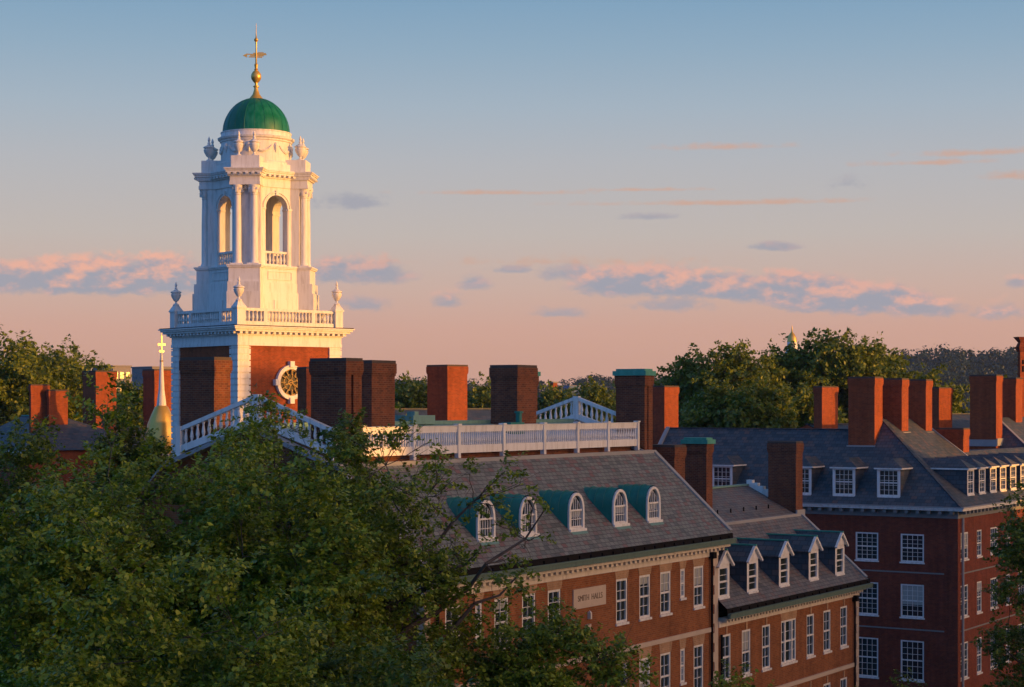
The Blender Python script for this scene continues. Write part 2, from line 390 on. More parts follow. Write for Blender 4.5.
def window(T, x, y, z, w, h, cols, rows, rz=0.0, sash=True, sill=True, parent=None, blind=0.3, inset=0.07):
    fm, pm, sm, bm = win_mesh(w, h, cols, rows, sash, inset=inset)
    f = T.inst('window', fm, x, y, z, rz, parent)
    def sub(n, me): o = bpy.data.objects.new(n, me); COL.objects.link(o); o.parent = f
    if parent is None:
        sub('pane', pm)
        if sill: sub('sill', sm)
        if wr.random() < blind: sub('blind', bm[wr.randrange(4)])
    else:                                  # a dormer's window: keep pane and frame together on the dormer
        o = T.inst('pane', pm, x, y, z, rz, parent)
        if sill: T.inst('sill', sm, x, y, z, rz, parent)
    return f

def chimney(T, x0, x1, y0, y1, z0, z1, m, parent=None, cap='lead', slit=False, flash=True, rot=None, label=None):
    mb = MB(); mb.T = rot
    zt = z1 - 0.12
    if slit:
        mb.box(x0, x1, y0 + 0.10, y1, z0, zt - 0.5); mb.box(x0, x0 + (x1 - x0) * 0.34, y0, y0 + 0.10, z0, zt - 0.5); mb.box(x0 + (x1 - x0) * 0.48, x1, y0, y0 + 0.10, z0, zt - 0.5)
    else: mb.box(x0, x1, y0, y1, z0, zt - 0.5)
    mb.box(x0 - 0.03, x1 + 0.03, y0 - 0.03, y1 + 0.03, zt - 0.5, zt - 0.40); mb.box(x0 - 0.055, x1 + 0.055, y0 - 0.055, y1 + 0.055, zt - 0.40, zt)
    o = T.part('chimney', mb, m, parent, label=label)
    cp = MB(); cp.T = rot
    if cap == 'copper': cp.box(x0 - 0.12, x1 + 0.12, y0 - 0.12, y1 + 0.12, zt - 0.05 + 0.052, zt + 0.22); cp.box(x0, x1, y0, y1, zt + 0.22, zt + 0.32)
    else: cp.box(x0 - 0.03, x1 + 0.03, y0 - 0.03, y1 + 0.03, zt + 0.002, z1)
    T.part('cap', cp, 'copper' if cap == 'copper' else 'soot', o)
    return o
def dentils(mb, p0, p1, z0, z1, step, w, d):
    a = Vector((*p0, 0)); b = Vector((*p1, 0)); ln = (b - a).length; dr = (b - a) / ln; n = Vector((dr.y, -dr.x, 0)); k = int(ln / step)
    for i in range(k):
        c = a + dr * ((i + 0.5) * ln / k)
        vs = []
        for z in (z0, z1):
            for q in (c - dr * w / 2, c + dr * w / 2, c + dr * w / 2 + n * d, c - dr * w / 2 + n * d): vs.append((q.x, q.y, z))
        mb.add(vs, [(0, 1, 2, 3), (7, 6, 5, 4), (3, 2, 6, 7), (0, 3, 7, 4), (2, 1, 5, 6)])
BAL = [(0.032, 0), (0.055, 0.06), (0.03, 0.12), (0.062, 0.34), (0.045, 0.6), (0.028, 0.8), (0.05, 0.94), (0.05, 1.0)]
def balusters(mb, p0, p1, z0, z1, step, sc=1.0, n=6):
    a = Vector(p0); b = Vector(p1); ln = (b - a).length; k = max(1, int(ln / step))
    for i in range(k):
        c = a + (b - a) * ((i + 0.5) / k); dzz = c.z
        mb.lathe([(r * sc, dzz + z0 + (z1 - z0) * t) for r, t in BAL], n, (c.x, c.y), cap=False)

# ------------------------------------------------------------------ ground
def sheet(name, x0, x1, y0, y1, z, m, label=None):
    o = bpy.data.objects.new(name, MB().poly((x0, y0, z), (x1, y0, z), (x1, y1, z), (x0, y1, z)).mesh(name, [m])); COL.objects.link(o); o['kind'] = 'structure'; return o
sheet('ground', -150, 2150, -120, 1950, 0, 'grass')
sheet('road', -140, 400, 6, 16, 0.004, 'paving'); sheet('pavement', -140, 400, 17.5, 20.5, 0.006, 'walk')

# ------------------------------------------------------------------ hall A: taller brick hall
A0, A1, FV, RV = 53.7, 77.1, 37.9, 53.4
EZ = -6.1; KS = 0.905; RX0, RX1 = 53.3, 77.75
def za(v): return EZ + (v - 37.3) * KS
A = Thing('brick_hall', 65.4, 45.6, 'taller tan brick hall with a white roof balustrade and arched green dormers', 'hall')
wins = [(55.5, 0.98, 0), (57.2, 0.45, 1), (58.75, 0.98, 0), (60.7, 0.98, 0), (62.6, 0.98, 0), (68.07, 0.98, 0), (70.1, 0.98, 0), (72.0, 0.98, 0), (73.63, 0.45, 1), (75.2, 0.98, 0)]
floors = [(-9.22, -7.37), (-13.0, -10.93), (-16.6, -14.55), (-20.2, -18.1)]
holes = []
for (u, w, nar) in wins:
    for (zb, zt) in floors: holes.append((u - w / 2 - A0, u + w / 2 - A0, zb + (0.55 if nar else 0), zt))
mb = MB(); mb.wall((A0, FV), (A1, FV), -H, -6.6, holes)
for x, fl in ((A0, 1), (A1, 0)):
    p = [(x, FV, -H), (x, RV, -H), (x, RV, EZ), (x, 49.75, -2.3), (x, 49.4, -2.0), (x, 45.65, -0.85), (x, 41.95, -2.0), (x, 41.55, -2.3), (x, FV, EZ + 0.3)]
    mb.poly(*(p[::-1] if fl else p))
mb.poly((A0, RV, -H), (A0, RV, EZ), (A1, RV, EZ), (A1, RV, -H))
A.part('wall', mb, 'brick_tan')
for (u, w, nar) in wins:
    for k, (zb, zt) in enumerate(floors[:3]): window(A, u, FV, zb + (0.55 if nar else 0), w, zt - zb - (0.55 if nar else 0), 2, 4 if not nar else 5, blind=0.35)
# flat arches over the windows and stone quoins
for (u, w, nar) in wins:
    for z0, z1 in ((-7.37, -7.03), (-10.93, -10.48), (-14.55, -14.05)):
        A.part('flat_arch', MB().add([(u - w / 2 - 0.02, FV - 0.012, z0), (u + w / 2 + 0.02, FV - 0.012, z0), (u + w / 2 + 0.12, FV - 0.012, z1), (u - w / 2 - 0.12, FV - 0.012, z1), (u - w / 2 - 0.02, FV + 0.02, z0), (u + w / 2 + 0.02, FV + 0.02, z0), (u + w / 2 + 0.12, FV + 0.02, z1), (u - w / 2 - 0.12, FV + 0.02, z1)],
            [(0, 1, 2, 3), (1, 5, 6, 2), (0, 3, 7, 4), (3, 2, 6, 7), (0, 4, 5, 1)]), 'brick_arch')
for sd in (0, 1):
    mb = MB(); z = -H; i = 0
    while z < -7.4:
        l = 0.55 if i % 2 else 0.34
        if sd: mb.box(A1 - l, A1 + 0.03, FV - 0.03, FV + 0.3, z, min(z + 0.44, -7.03))
        else: mb.box(A0 - 0.03, A0 + l, FV - 0.03, FV + 0.3, z, min(z + 0.44, -7.03))
        z += 0.44; i += 1
    A.part('quoins', mb, 'stone')
for z in (-10.46, -14.03): A.part('string_course', MB().box(A0 + 0.56, A1 - 0.56, FV - 0.09, FV + 0.02, z, z + 0.20), 'stone')
for x in (A1 - 0.74, A0 + 0.7):
    A.part('downpipe', MB().tube([(x, FV - 0.10, -H), (x, FV - 0.10, -7.0)], 0.06, 8).box(x - 0.16, x + 0.16, FV - 0.26, FV - 0.003, -7.1, -6.82), 'dark')
# plaque with the hall's name
mb = MB().box(64.0, 66.62, FV - 0.06, FV + 0.02, -8.30, -7.50)
pq = A.part('plaque', mb, 'stone')
for word, xo in (('SMITH', -0.53), ('HALLS', 0.56)):
    tx = bpy.data.curves.new('t', 'FONT'); tx.body = word; tx.size = 0.34; tx.align_x = 'CENTER'; tx.align_y = 'CENTER'; tx.extrude = 0.006
    to_ = bpy.data.objects.new('t', tx); COL.objects.link(to_); bpy.context.view_layer.update()
    tm = bpy.data.meshes.new_from_object(to_.evaluated_get(bpy.context.evaluated_depsgraph_get())); bpy.data.objects.remove(to_)
    tm.materials.clear(); tm.materials.append(MT['letter'])
    wd = max(v.co.x for v in tm.vertices) - min(v.co.x for v in tm.vertices)
    for v in tm.vertices: v.co.x *= 0.88 / wd
    lo_ = bpy.data.objects.new('lettering', tm); COL.objects.link(lo_); lo_.parent = pq; lo_.location = (65.31 + xo + A.off[0], FV - 0.067 + A.off[1], -7.9 + H); lo_.rotation_euler = (R(90), 0, 0)
A.part('wall_light', MB().box(65.2, 65.3, FV - 0.16, FV - 0.002, -8.78, -8.52).frust(65.25, FV - 0.08, -8.518, -8.44, 0.05, 0.07, 0.01, 0.01), 'trim')
A.part('bracket', MB().box(65.0, 65.28, FV - 0.14, FV - 0.004, -9.2, -8.98), 'stone')
# cornice and gutter
mb = MB(); mb.box(A0 - 0.05, A1 + 0.05, FV - 0.05, FV + 0.1, -7.02, -6.76); mb.box(A0 - 0.3, A1 + 0.45, FV - 0.46, FV + 0.1, -6.61, -6.475)
mb.box(A0 - 0.03, A1 + 0.03, FV - 0.02, FV + 0.1, -6.758, -6.612)
dentils(mb, (A0, FV - 0.022), (A1 + 0.2, FV - 0.022), -6.758, -6.612, 0.40, 0.19, 0.30)
A.part('cornice', mb, 'trim')
def gutter(T, x0, x1, v, z, m2='dark'):
    mb = MB(); mb.box(x0, x1, v - 0.14, v, z - 0.37, z - 0.14); mb.box(x0, x1, v - 0.18, v - 0.142, z - 0.20, z - 0.13); T.part('gutter', mb, 'gutter')
    mb = MB(); mb.poly((x0, v + 0.004, z - 0.14), (x1, v + 0.004, z - 0.14), (x1, v + 0.03, z + 0.115), (x0, v + 0.03, z + 0.115));  # near-black strip stands in for the shade behind the gutter
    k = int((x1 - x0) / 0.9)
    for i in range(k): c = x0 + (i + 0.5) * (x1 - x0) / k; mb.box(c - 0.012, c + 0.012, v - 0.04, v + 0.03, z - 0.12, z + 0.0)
    T.part('gutter_shade_lining', mb, m2)
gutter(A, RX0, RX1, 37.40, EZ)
# roof: steep slopes up to a low copper deck
mb = MB()
mb.poly((RX0, 37.415, za(37.415)), (RX1, 37.415, za(37.415)), (RX1, 41.5, za(41.5)), (RX0, 41.5, za(41.5)))
mb.poly((RX1, 54.0, EZ), (RX0, 54.0, EZ), (RX0, 49.8, -2.3), (RX1, 49.8, -2.3))
roofA = A.part('roof', mb, 'slate_a')
for y0_ in (41.42, 49.7): A.part('ridge_board', MB().box(RX0, RX1, y0_, y0_ + 0.2, -2.45, -2.22), 'lead', roofA)
for x in (RX1 - 0.08, RX0 + 0.08):
    A.part('coping', MB().beam((x, 37.5, za(37.5) + 0.003), (x, 41.5, za(41.5) + 0.003), 0.26, 0.07), 'lead', roofA)
    A.part('coping', MB().beam((x, 54.0, EZ + 0.003), (x, 49.8, -2.297), 0.26, 0.07), 'lead', roofA)
mb = MB(); mb.box(RX0, RX1, 41.62, 42.3, -2.6, -2.25)
A.part('apron', mb, 'brick_chim', roofA)
mb = MB()
y0, y1, ym = 42.3, 49.0, 45.65; ya = 44.5; zs_ = -1.65 + 0.79 * (ya - y0) / (ym - y0); mb.k = 1
mb.poly((54.2, y0, -1.65), (76.9, y0, -1.65), (76.9, ya, zs_), (54.2, ya, zs_)); mb.poly((54.2, y0, -2.0), (76.9, y0, -2.0), (76.9, y0, -1.65), (54.2, y0, -1.65)); mb.k = 0
mb.poly((54.2, ya, zs_), (76.9, ya, zs_), (76.9, ym, -0.86), (54.2, ym, -0.86)); mb.poly((76.9, y1, -1.65), (54.2, y1, -1.65), (54.2, ym, -0.86), (76.9, ym, -0.86))
for x, fl in ((54.2, 1), (76.9, 0)):
    p = [(x, y0, -2.4), (x, y1, -2.4), (x, y1, -1.65), (x, ym, -0.86), (x, y0, -1.65)]; mb.poly(*(p[::-1] if fl else p))
mb.box(54.2, 76.9, ym - 0.2, ym + 0.2, -0.94, -0.76)
mb.k = 2; mb.poly((54.2, y0, -2.4), (76.9, y0, -2.4), (76.9, y0, -2.0), (54.2, y0, -2.0)); mb.k = 0
A.part('roof_deck', mb, ['copper_pale', 'sky_sheen', 'brick_chim'])
mb = MB().box(63.4, 65.0, 45.3, 46.3, -0.9, -0.52).box(63.9, 64.2, 45.6, 46.0, -0.52, -0.36)
A.part('roof_hatch', mb, 'copper_pale')
A.part('roof_pipe', MB().lathe([(0.14, -1.5), (0.14, -0.45), (0.2, -0.45), (0.2, -0.36)], 8, (69.0, 43.6)).box(68.2, 69.3, 43.5, 44.0, -1.4, -0.85), 'copper_dark')
# front balustrade
mb = MB(); BV = 42.0; bx0, bx1 = 54.9, 77.05
mb.box(bx0, bx1, BV - 0.05, BV + 0.05, -1.06, -0.93); mb.box(bx0, bx1, BV - 0.05, BV + 0.05, -2.02, -1.70); mb.box(bx0, bx1, BV - 0.035, BV + 0.035, -1.17, -1.062)
mb.box(bx0, bx1, BV - 0.08, BV + 0.08, -0.93, -0.905)
posts = [58.75, 61.85, 65.2, 68.45, 71.3, 74.05, 76.9, 55.5]
ps = sorted(posts)
allx = [bx0] + ps
for a, b in zip(ps[:-1], ps[1:]): balusters(mb, (a + 0.12, BV, 0), (b - 0.12, BV, 0), -1.70, -1.17, 0.155, 0.72, 5)
bal = A.part('balustrade', mb, 'white')
for p in posts: A.part('post', MB().box(p - 0.09, p + 0.09, BV - 0.10, BV + 0.09, -2.22, -0.94).box(p - 0.12, p + 0.12, BV - 0.13, BV + 0.12, -0.9, -0.84), 'white', bal)
A.part('post', MB().box(78.0, 78.14, BV - 0.1, BV + 0.1, -2.2, -0.85), 'white', bal)
# sloping balustrades on the gable ends
for x in (53.75, 77.5):
    mb = MB()
    for sgn, ve in ((-1, 42.0), (1, 49.5)):
        zt0, zt1 = -0.95, 0.32
        mb.beam((x, ve, zt0 - 0.16), (x, 45.65, zt1 - 0.16), 0.20, 0.16); mb.beam((x, ve, -1.95), (x, 45.65, -0.78), 0.22, 0.26)
        for i in range(1, 13):
            t = i / 13.0; v = ve + (45.65 - ve) * t; zb = -1.7 + 1.17 * t; zt = -1.11 + 1.27 * t
            mb.lathe([(r * 1.25, zb + (zt - zb) * q) for r, q in BAL], 6, (x, v), cap=False)
    A.part('gable_coping', MB().beam((x - 0.15, 41.6, -2.42), (x - 0.15, 45.65, -0.99), 0.75, 0.16).beam((x - 0.15, 49.75, -2.42), (x - 0.15, 45.65, -0.99), 0.75, 0.16), 'lead')
    mb.box(x - 0.12, x + 0.12, 45.5, 45.8, -0.8, 0.33); mb.box(x - 0.13, x + 0.13, 49.4, 49.65, -2.1, -0.9); mb.box(x - 0.13, x + 0.13, 41.9, 42.14, -2.1, -0.88)
    A.part('gable_balustrade', mb, 'white')
# gable coping slope beneath the sloping balustrade
for (x0, x1, y0_, y1_, zb, zt, sl_, cp) in ((54.0, 54.95, 41.62, 43.25, -3.2, 1.66, True, 'lead'), (54.0, 54.95, 48.0, 49.7, -3.0, 1.78, False, 'lead'), (58.75, 60.3, 44.0, 45.4, -1.6, 1.70, False, 'lead'),
        (69.5, 71.1, 44.0, 45.4, -1.6, 1.70, False, 'lead'), (77.1, 77.9, 41.7, 43.25, -3.2, 1.42, True, 'copper'), (77.1, 78.0, 48.2, 49.7, -3.0, 1.45, False, 'copper')):
    chimney(A, x0, x1, y0_, y1_, zb, zt, 'brick_chim', None, cp, sl_)
    A_f = MB()
    if y0_ == 44.0: A_f.box(x0 - 0.06, x1 + 0.06, y0_ - 0.06, y0_ - 0.003, -1.35, -0.92); A.part('flashing', A_f, 'lead')
# arched dormers
def arch_prof(w, h, n=10):
    hs = h * 0.48; pts = [(w / 2, 0), (w / 2, hs)]
    for i in range(1, n): a = math.pi * i / n; pts.append((w / 2 * math.cos(a), hs + (h - hs) * math.sin(a) ** 0.88))
    pts += [(-w / 2, hs), (-w / 2, 0)]
    return pts
AP_O = arch_prof(1.22, 1.52); AP_I = [(x * 0.80, 0.09 + z * 0.865) for x, z in AP_O]
for u in (58.4, 61.4, 65.1, 68.75, 71.75):
    v0 = 38.33; zb = za(v0) + 0.0; n = len(AP_O)
    mb = MB(); P = [(x, z * 1.02) for x, z in arch_prof(1.28, 1.54)]
    fr = [(u + x, v0 + 0.08, zb + z) for x, z in P]; bk = [(u + x, v0 + (max(z, 0.0)) / KS + 0.35, zb + z) for x, z in P]
    mb.add(fr + bk, [(i, i + n, i + n + 1, i + 1) for i in range(n - 1)])
    for q in range(1, 5):                      # standing seams
        s0 = []; s1 = []
        for i, (x, z) in enumerate(P):
            yy = v0 + 0.08 + q * 0.42
            if yy > v0 + z / KS + 0.3: s0.append(None); continue
            s0.append((u + x * 1.025, yy, zb + z * 1.012 + 0.01))
        run = [p for p in s0 if p]
        if len(run) > 3: mb.tube(run, 0.018, 4)
    d = A.part('dormer', mb, 'copper_dark', smooth=True)
    mb = MB(); o = [(u + x, v0, zb + z) for x, z in AP_O]; ii = [(u + x, v0, zb + z) for x, z in AP_I]; o2 = [(p[0], p[1] + 0.09, p[2]) for p in o]; i2 = [(p[0], p[1] + 0.14, p[2]) for p in ii]
    mb.add(o + ii, [(i, i + 1, n + i + 1, n + i) for i in range(n - 1)] + [(n - 1, 0, n, 2 * n - 1)])
    mb.add(o + o2, [(i + 1, i, n + i, n + i + 1) for i in range(n - 1)]); mb.add(ii + i2, [(i, i + 1, n + i + 1, n + i) for i in range(n - 1)] + [(n - 1, 0, n, 2 * n - 1)])
    mb.box(u - 0.66, u + 0.66, v0 - 0.09, v0 - 0.004, zb - 0.06, zb + 0.045)
    fm = A.part('window_frame', mb, 'white', d)
    mb = MB()
    mb.box(u - 0.47, u + 0.47, v0 + 0.05, v0 + 0.10, zb + 0.10, zb + 0.15); mb.box(u - 0.47, u + 0.47, v0 + 0.04, v0 + 0.10, zb + 0.76, zb + 0.83)
    for k in range(-2, 3): mb.box(u + k * 0.17 - 0.013, u + k * 0.17 + 0.013, v0 + 0.06, v0 + 0.098, zb + 0.1, zb + (0.82 if abs(k) == 2 else 1.30 - 0.1 * abs(k)))
    for zz in (0.42, ): mb.box(u - 0.47, u + 0.47, v0 + 0.062, v0 + 0.096, zb + zz, zb + zz + 0.026)
    for sg in (-1, 1): mb.tube([(u + sg * 0.40, v0 + 0.08, zb + 0.80), (u + sg * 0.30, v0 + 0.08, zb + 1.08), (u, v0 + 0.08, zb + 1.34)], 0.014, 4)
    A.part('muntins', mb, 'white', d)
    A.part('pane', MB().add([(p[0], p[1] - 0.03, p[2]) for p in i2], [tuple(range(n))]), 'glass', d)
    if u > 59: A.part('blind', MB().box(u - 0.44, u + 0.44, v0 + 0.102, v0 + 0.108, zb + 0.5, zb + 0.76), 'blind', d)
    A.part('sill_flashing', MB().poly((u - 0.62, v0 - 0.20, za(v0 - 0.20) + 0.02), (u + 0.62, v0 - 0.20, za(v0 - 0.20) + 0.02), (u + 0.6, v0 - 0.05, za(v0 - 0.05) + 0.02), (u - 0.6, v0 - 0.05, za(v0 - 0.05) + 0.02)), 'copper_pale', d)

# ------------------------------------------------------------------ hall B: lower wing
B0, B1 = A1 + 0.005, 94.2; EB = -9.56; KB = 0.865
def zb_(v): return EB + (v - 37.3) * KB
B = Thing('brick_wing', 86, 45, 'lower tan brick wing with five gabled dormers, adjoining the taller hall', 'hall')
winB = [(78.05, 0.95), (80.2, 0.95), (82.45, 0.95), (85.1, 1.8), (87.8, 0.95), (89.95, 0.95), (92.2, 0.95)]
flB = [(-12.9, -10.76), (-16.7, -14.55), (-20.3, -18.2)]
holes = [(u - w / 2 - B0, u + w / 2 - B0, a, b) for u, w in winB for a, b in flB]
mb = MB(); mb.wall((B0, FV), (B1, FV), -H, -10.1, holes)
mb.poly((B1, FV, -H), (B1, RV, -H), (B1, RV, EB), (B1, 47.6, -6.1), (B1, 44.45, -4.56), (B1, 41.3, -6.1), (B1, FV, EB + 0.35)); mb.poly((B0, RV, -H), (B0, RV, EB), (B1, RV, EB), (B1, RV, -H))
B.part('wall', mb, 'brick_tan')
for u, w in winB:
    for a, b in flB[:2]: window(B, u, FV, a, w, b - a, 3 if w > 1.2 else 2, 4, blind=0.2)
for u, w in winB:
    for z in (-10.76, -14.55):
        if w > 1.2: B.part('flat_arch', MB().add([(u - w / 2, FV - 0.012, z), (u + w / 2, FV - 0.012, z), (u + w / 2 + 0.1, FV - 0.012, z + 0.38), (u - w / 2 - 0.1, FV - 0.012, z + 0.38)], [(0, 1, 2, 3)]), 'brick_arch')
        else: B.part('keystone', MB().box(u - 0.08, u + 0.08, FV - 0.03, FV + 0.02, z + 0.01, z + 0.38), 'brick_arch')
for u in (84.67, 85.53): B.part('mullion', MB().box(u - 0.06, u + 0.06, FV + 0.01, FV + 0.07, -12.85, -10.8), 'white')
mb = MB(); z = -H; i = 0
while z < -10.8:
    l = 0.5 if i % 2 else 0.3; mb.box(B1 - l, B1 + 0.03, FV - 0.03, FV + 0.3, z, min(z + 0.42, -10.38)); z += 0.44; i += 1
B.part('quoins', mb, 'stone')
B.part('string_course', MB().box(B0 + 0.01, B1 - 0.52, FV - 0.09, FV + 0.02, -14.1, -13.9), 'stone')
B.part('downpipe', MB().tube([(B1 - 0.7, FV - 0.10, -H), (B1 - 0.7, FV - 0.10, -10.4)], 0.06, 8).box(B1 - 0.85, B1 - 0.55, FV - 0.26, FV - 0.003, -10.6, -10.3), 'dark')
B.part('downpipe', MB().tube([(B0 + 0.25, FV - 0.10, -H), (B0 + 0.25, FV - 0.10, -10.7)], 0.06, 8), 'dark')
mb = MB(); mb.box(B0 + 0.1, B1 + 0.05, FV - 0.05, FV + 0.1, -10.37, -10.16); mb.box(B0 + 0.3, B1 + 0.4, FV - 0.32, FV + 0.1, -10.03, -9.935); mb.box(B0 + 0.1, B1 + 0.03, FV - 0.02, FV + 0.1, -10.158, -10.032)
dentils(mb, (B0 + 0.3, FV - 0.022), (B1 + 0.1, FV - 0.022), -10.158, -10.032, 0.34, 0.16, 0.26)
B.part('cornice', mb, 'trim')
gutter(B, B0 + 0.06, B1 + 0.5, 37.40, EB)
mb = MB(); X0, X1 = B0, B1 + 0.25
mb.poly((X0, 37.415, zb_(37.415)), (X1, 37.415, zb_(37.415)), (X1, 41.3, zb_(41.3)), (X0, 41.3, zb_(41.3)))
mb.poly((X0, 41.3, -6.1), (X1, 41.3, -6.1), (X1, 44.45, -4.56), (X0, 44.45, -4.56)); mb.poly((X1, 47.6, -6.1), (X0, 47.6, -6.1), (X0, 44.45, -4.56), (X1, 44.45, -4.56))
mb.poly((X1, 54, EB - 0.5), (X0, 54, EB - 0.5), (X0, 47.6, -6.1), (X1, 47.6, -6.1))
roofB = B.part('roof', mb, 'slate_b')
B.part('curb', MB().box(X0, X1, 41.2, 41.36, -6.2, -6.04), 'lead', roofB)
B.part('ridge_cap', MB().box(X0, X1 - 0.3, 44.3, 44.6, -4.6, -4.50), 'copper_pale', roofB)
for i in range(9): B.part('snow_guard', MB().box(79.5 + i * 1.55, 79.56 + i * 1.55, 42.1, 42.16, -5.75, -5.48), 'dark', roofB)
B.part('vent_pipe', MB().lathe([(0.10, -5.2), (0.10, -4.45), (0.15, -4.45), (0.15, -4.38)], 8, (83.3, 43.6)), 'lead', roofB)
mb = MB(); mb.beam((X1 - 0.12, 37.5, zb_(37.5)), (X1 - 0.12, 41.3, zb_(41.3)), 0.25, 0.08)
B.part('coping', mb, 'lead', roofB)
mb = MB()
for i in range(9):
    t0 = i / 9.0; t1 = (i + 1) / 9.0; y0_ = 44.45 - 3.0 * t0; y1_ = 44.45 - 3.0 * t1; zt = -4.56 - 1.47 * t0
    mb.box(X1 - 0.36, X1 - 0.02, y1_, y0_ - 0.003, zt - 0.6, zt + 0.28)
B.part('gable_parapet', mb, 'white', roofB)
chimney(B, 93.8, 94.7, 41.35, 43.0, -7.0, -2.1, 'brick_chim')
chimney(B, 78.6, 79.7, 40.9, 42.3, -7.5, -2.0, 'brick_chim')
chimney(B, 85.4, 86.1, 42.6, 43.9, -6.0, -1.98, 'brick_chim', None, 'copper')
B.part('chimney_foot', MB().box(93.74, 94.8, 41.24, 41.33, -6.3, -5.85), 'lead')
for u in (77.75, 80.9, 84.55, 88.2, 91.65):
    w = 1.24; vf = 37.9; z0 = zb_(37.9) - 0.02; z1 = -7.42; zr = -6.80; mb = MB()
    vb = 37.3 + (z1 - EB) / KB + 0.1; vr = 37.3 + (zr - EB) / KB + 0.1
    x0, x1 = u - w / 2, u + w / 2
    mb.poly((x0, vf, z0), (x0, vf, z1), (x0, vb, z1), ); mb.poly((x1, vf, z1), (x1, vf, z0), (x1, vb, z1))
    e = 0.14
    for sg in (-1, 1):
        xe = u + sg * (w / 2 + e); ze = z1 - 0.10
        q = [(xe, vf - 0.16, ze), (u, vf - 0.16, zr), (u, vr, zr), (xe, vb, ze)]; mb.poly(*(q if sg > 0 else q[::-1]))
        q2 = [(p[0], p[1], p[2] - 0.08) for p in q]; mb.poly(*(q2[::-1] if sg > 0 else q2)); mb.poly(q[0], q2[0], q2[3], q[3])
    d = B.part('dormer', mb, 'slate_c')
    mb = MB(); mb.wall((x0, vf), (x1, vf), z0, z1, [(0.12, w - 0.12, z0 + 0.06, z1 - 0.16)], 0.1)
    mb.poly((x0 - 0.12, vf - 0.05, z1 - 0.06), (x1 + 0.12, vf - 0.05, z1 - 0.06), (u, vf - 0.05, zr - 0.1))
    for sg in (-1, 1): mb.beam((u + sg * (w / 2 + e), vf - 0.12, z1 - 0.19), (u, vf - 0.12, zr - 0.09), 0.13, 0.10)
    B.part('dormer_front', mb, 'white', d)
    B.part('ridge_cap', MB().box(u - 0.06, u + 0.06, vf - 0.2, vr, zr - 0.02, zr + 0.05), 'copper', d)
    window(B, u, vf, z0 + 0.06, w - 0.24, z1 - z0 - 0.22, 1, 4, parent=d, inset=0.05)

# ------------------------------------------------------------------ right hall (red brick, hipped blue slate)
RU = 118.6; RVF = 40.8
C = Thing('red_hall', 124, 52, 'dark red brick hall with blue slate hipped roof, behind the gabled wing', 'hall')
cw = [(43.9, 1.62), (47.1, 1.62), (50.3, 1.62), (53.5, 1.62), (56.7, 1.62), (59.9, 1.62), (63.0, 1.62)]
fl = [(-10.62, -8.74), (-14.3, -12.1), (-18.5, -15.85)]
mb = MB(); VL1 = 64.6
mb.wall((RU, VL1), (RU, RVF), -H, -7.3, [(VL1 - v - w / 2, VL1 - v + w / 2, a, b) for v, w in cw for a, b in fl])
rw = [(119.95, 1.6), (123.05, 1.0), (126.2, 1.6), (129.3, 1.0), (132.4, 1.6), (135.5, 1.0), (138.6, 1.6), (141.7, 1.0)]
flr = [(-10.4, -8.6), (-14.2, -12.1), (-18.3, -15.9)]
mb.wall((RU, RVF), (146, RVF), -H, -7.3, [(u - w / 2 - RU, u + w / 2 - RU, a, b) for u, w in rw for a, b in flr])
mb.poly((RU, VL1, -H), (RU, VL1, -7.0), (123.35, VL1, -1.9), (128.1, VL1, -7.0), (128.1, VL1, -H)); mb.poly((131.2, RVF, -6.9), (131.2, 55.5, -6.9), (131.2, 48.15, -1.2)); 
mb.poly((146, RVF, -H), (146, 56, -H), (146, 56, -4), (146, RVF, -7.3))
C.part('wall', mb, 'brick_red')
for v, w in cw:
    for a, b in fl: window(C, RU, v, a, w, b - a, 4, 6, R(-90), blind=0.35)
for u, w in rw:
    for a, b in flr: window(C, u, RVF, a, w, b - a, 3 if w > 1.2 else 2, 5, 0, blind=0.2)
for z in (-11.35, -15.15):
    mb = MB(); mb.box(RU - 0.03, RU + 0.02, 41.7, VL1, z, z + 0.09); mb.box(119.2, 146, RVF - 0.03, RVF + 0.02, z, z + 0.09)
    C.part('string_course', mb, 'greytrim')
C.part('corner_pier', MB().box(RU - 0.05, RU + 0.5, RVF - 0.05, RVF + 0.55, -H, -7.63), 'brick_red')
C.part('downpipe', MB().tube([(119.3, RVF - 0.14, -H), (119.3, RVF - 0.14, -7.6)], 0.09, 8), 'lead')
mb = MB(); mb.k = 1
def band(mb, a0, z0, z1): mb.box(RU - a0, RU + 0.3, RVF - a0, VL1 + 0.2, z0, z1); mb.box(RU + 0.302, 146.3, RVF - a0, RVF + 0.3, z0, z1)
band(mb, 0.06, -7.62, -7.34); mb.k = 0; band(mb, 0.55, -7.10, -6.98); band(mb, 0.62, -6.978, -6.90); mb.k = 1; band(mb, 0.05, -7.338, -7.102)
dentils(mb, (RU - 0.052, VL1), (RU - 0.052, RVF - 0.12), -7.33, -7.105, 0.75, 0.22, 0.42); dentils(mb, (RU, RVF - 0.052), (146, RVF - 0.052), -7.33, -7.105, 0.75, 0.22, 0.42)
C.part('cornice', mb, ['white', 'greytrim'])
C.part('gutter', MB().box(RU - 0.66, RU - 0.05, RVF - 0.66, VL1 + 0.2, -6.898, -6.84).box(RU - 0.048, 146.3, RVF - 0.66, RVF - 0.05, -6.898, -6.84), 'lead')
E0 = 118.1; ZE = -6.9; K1 = 0.96; K2 = 0.7337
def zx(u): return ZE + (u - E0) * K1
def zy(v): return ZE + (v - 40.3) * K2
mb = MB(); AP = (124.1, 48.15, zx(124.1))
mb.poly((E0, VL1 + 0.2, ZE), (E0, 40.3, ZE), AP, (123.35, 49.2, zx(123.35)), (123.35, VL1 + 0.2, zx(123.35)))
mb.poly((E0, 40.3, ZE), (131.4, 40.3, ZE), (131.4, 48.15, AP[2]), AP)
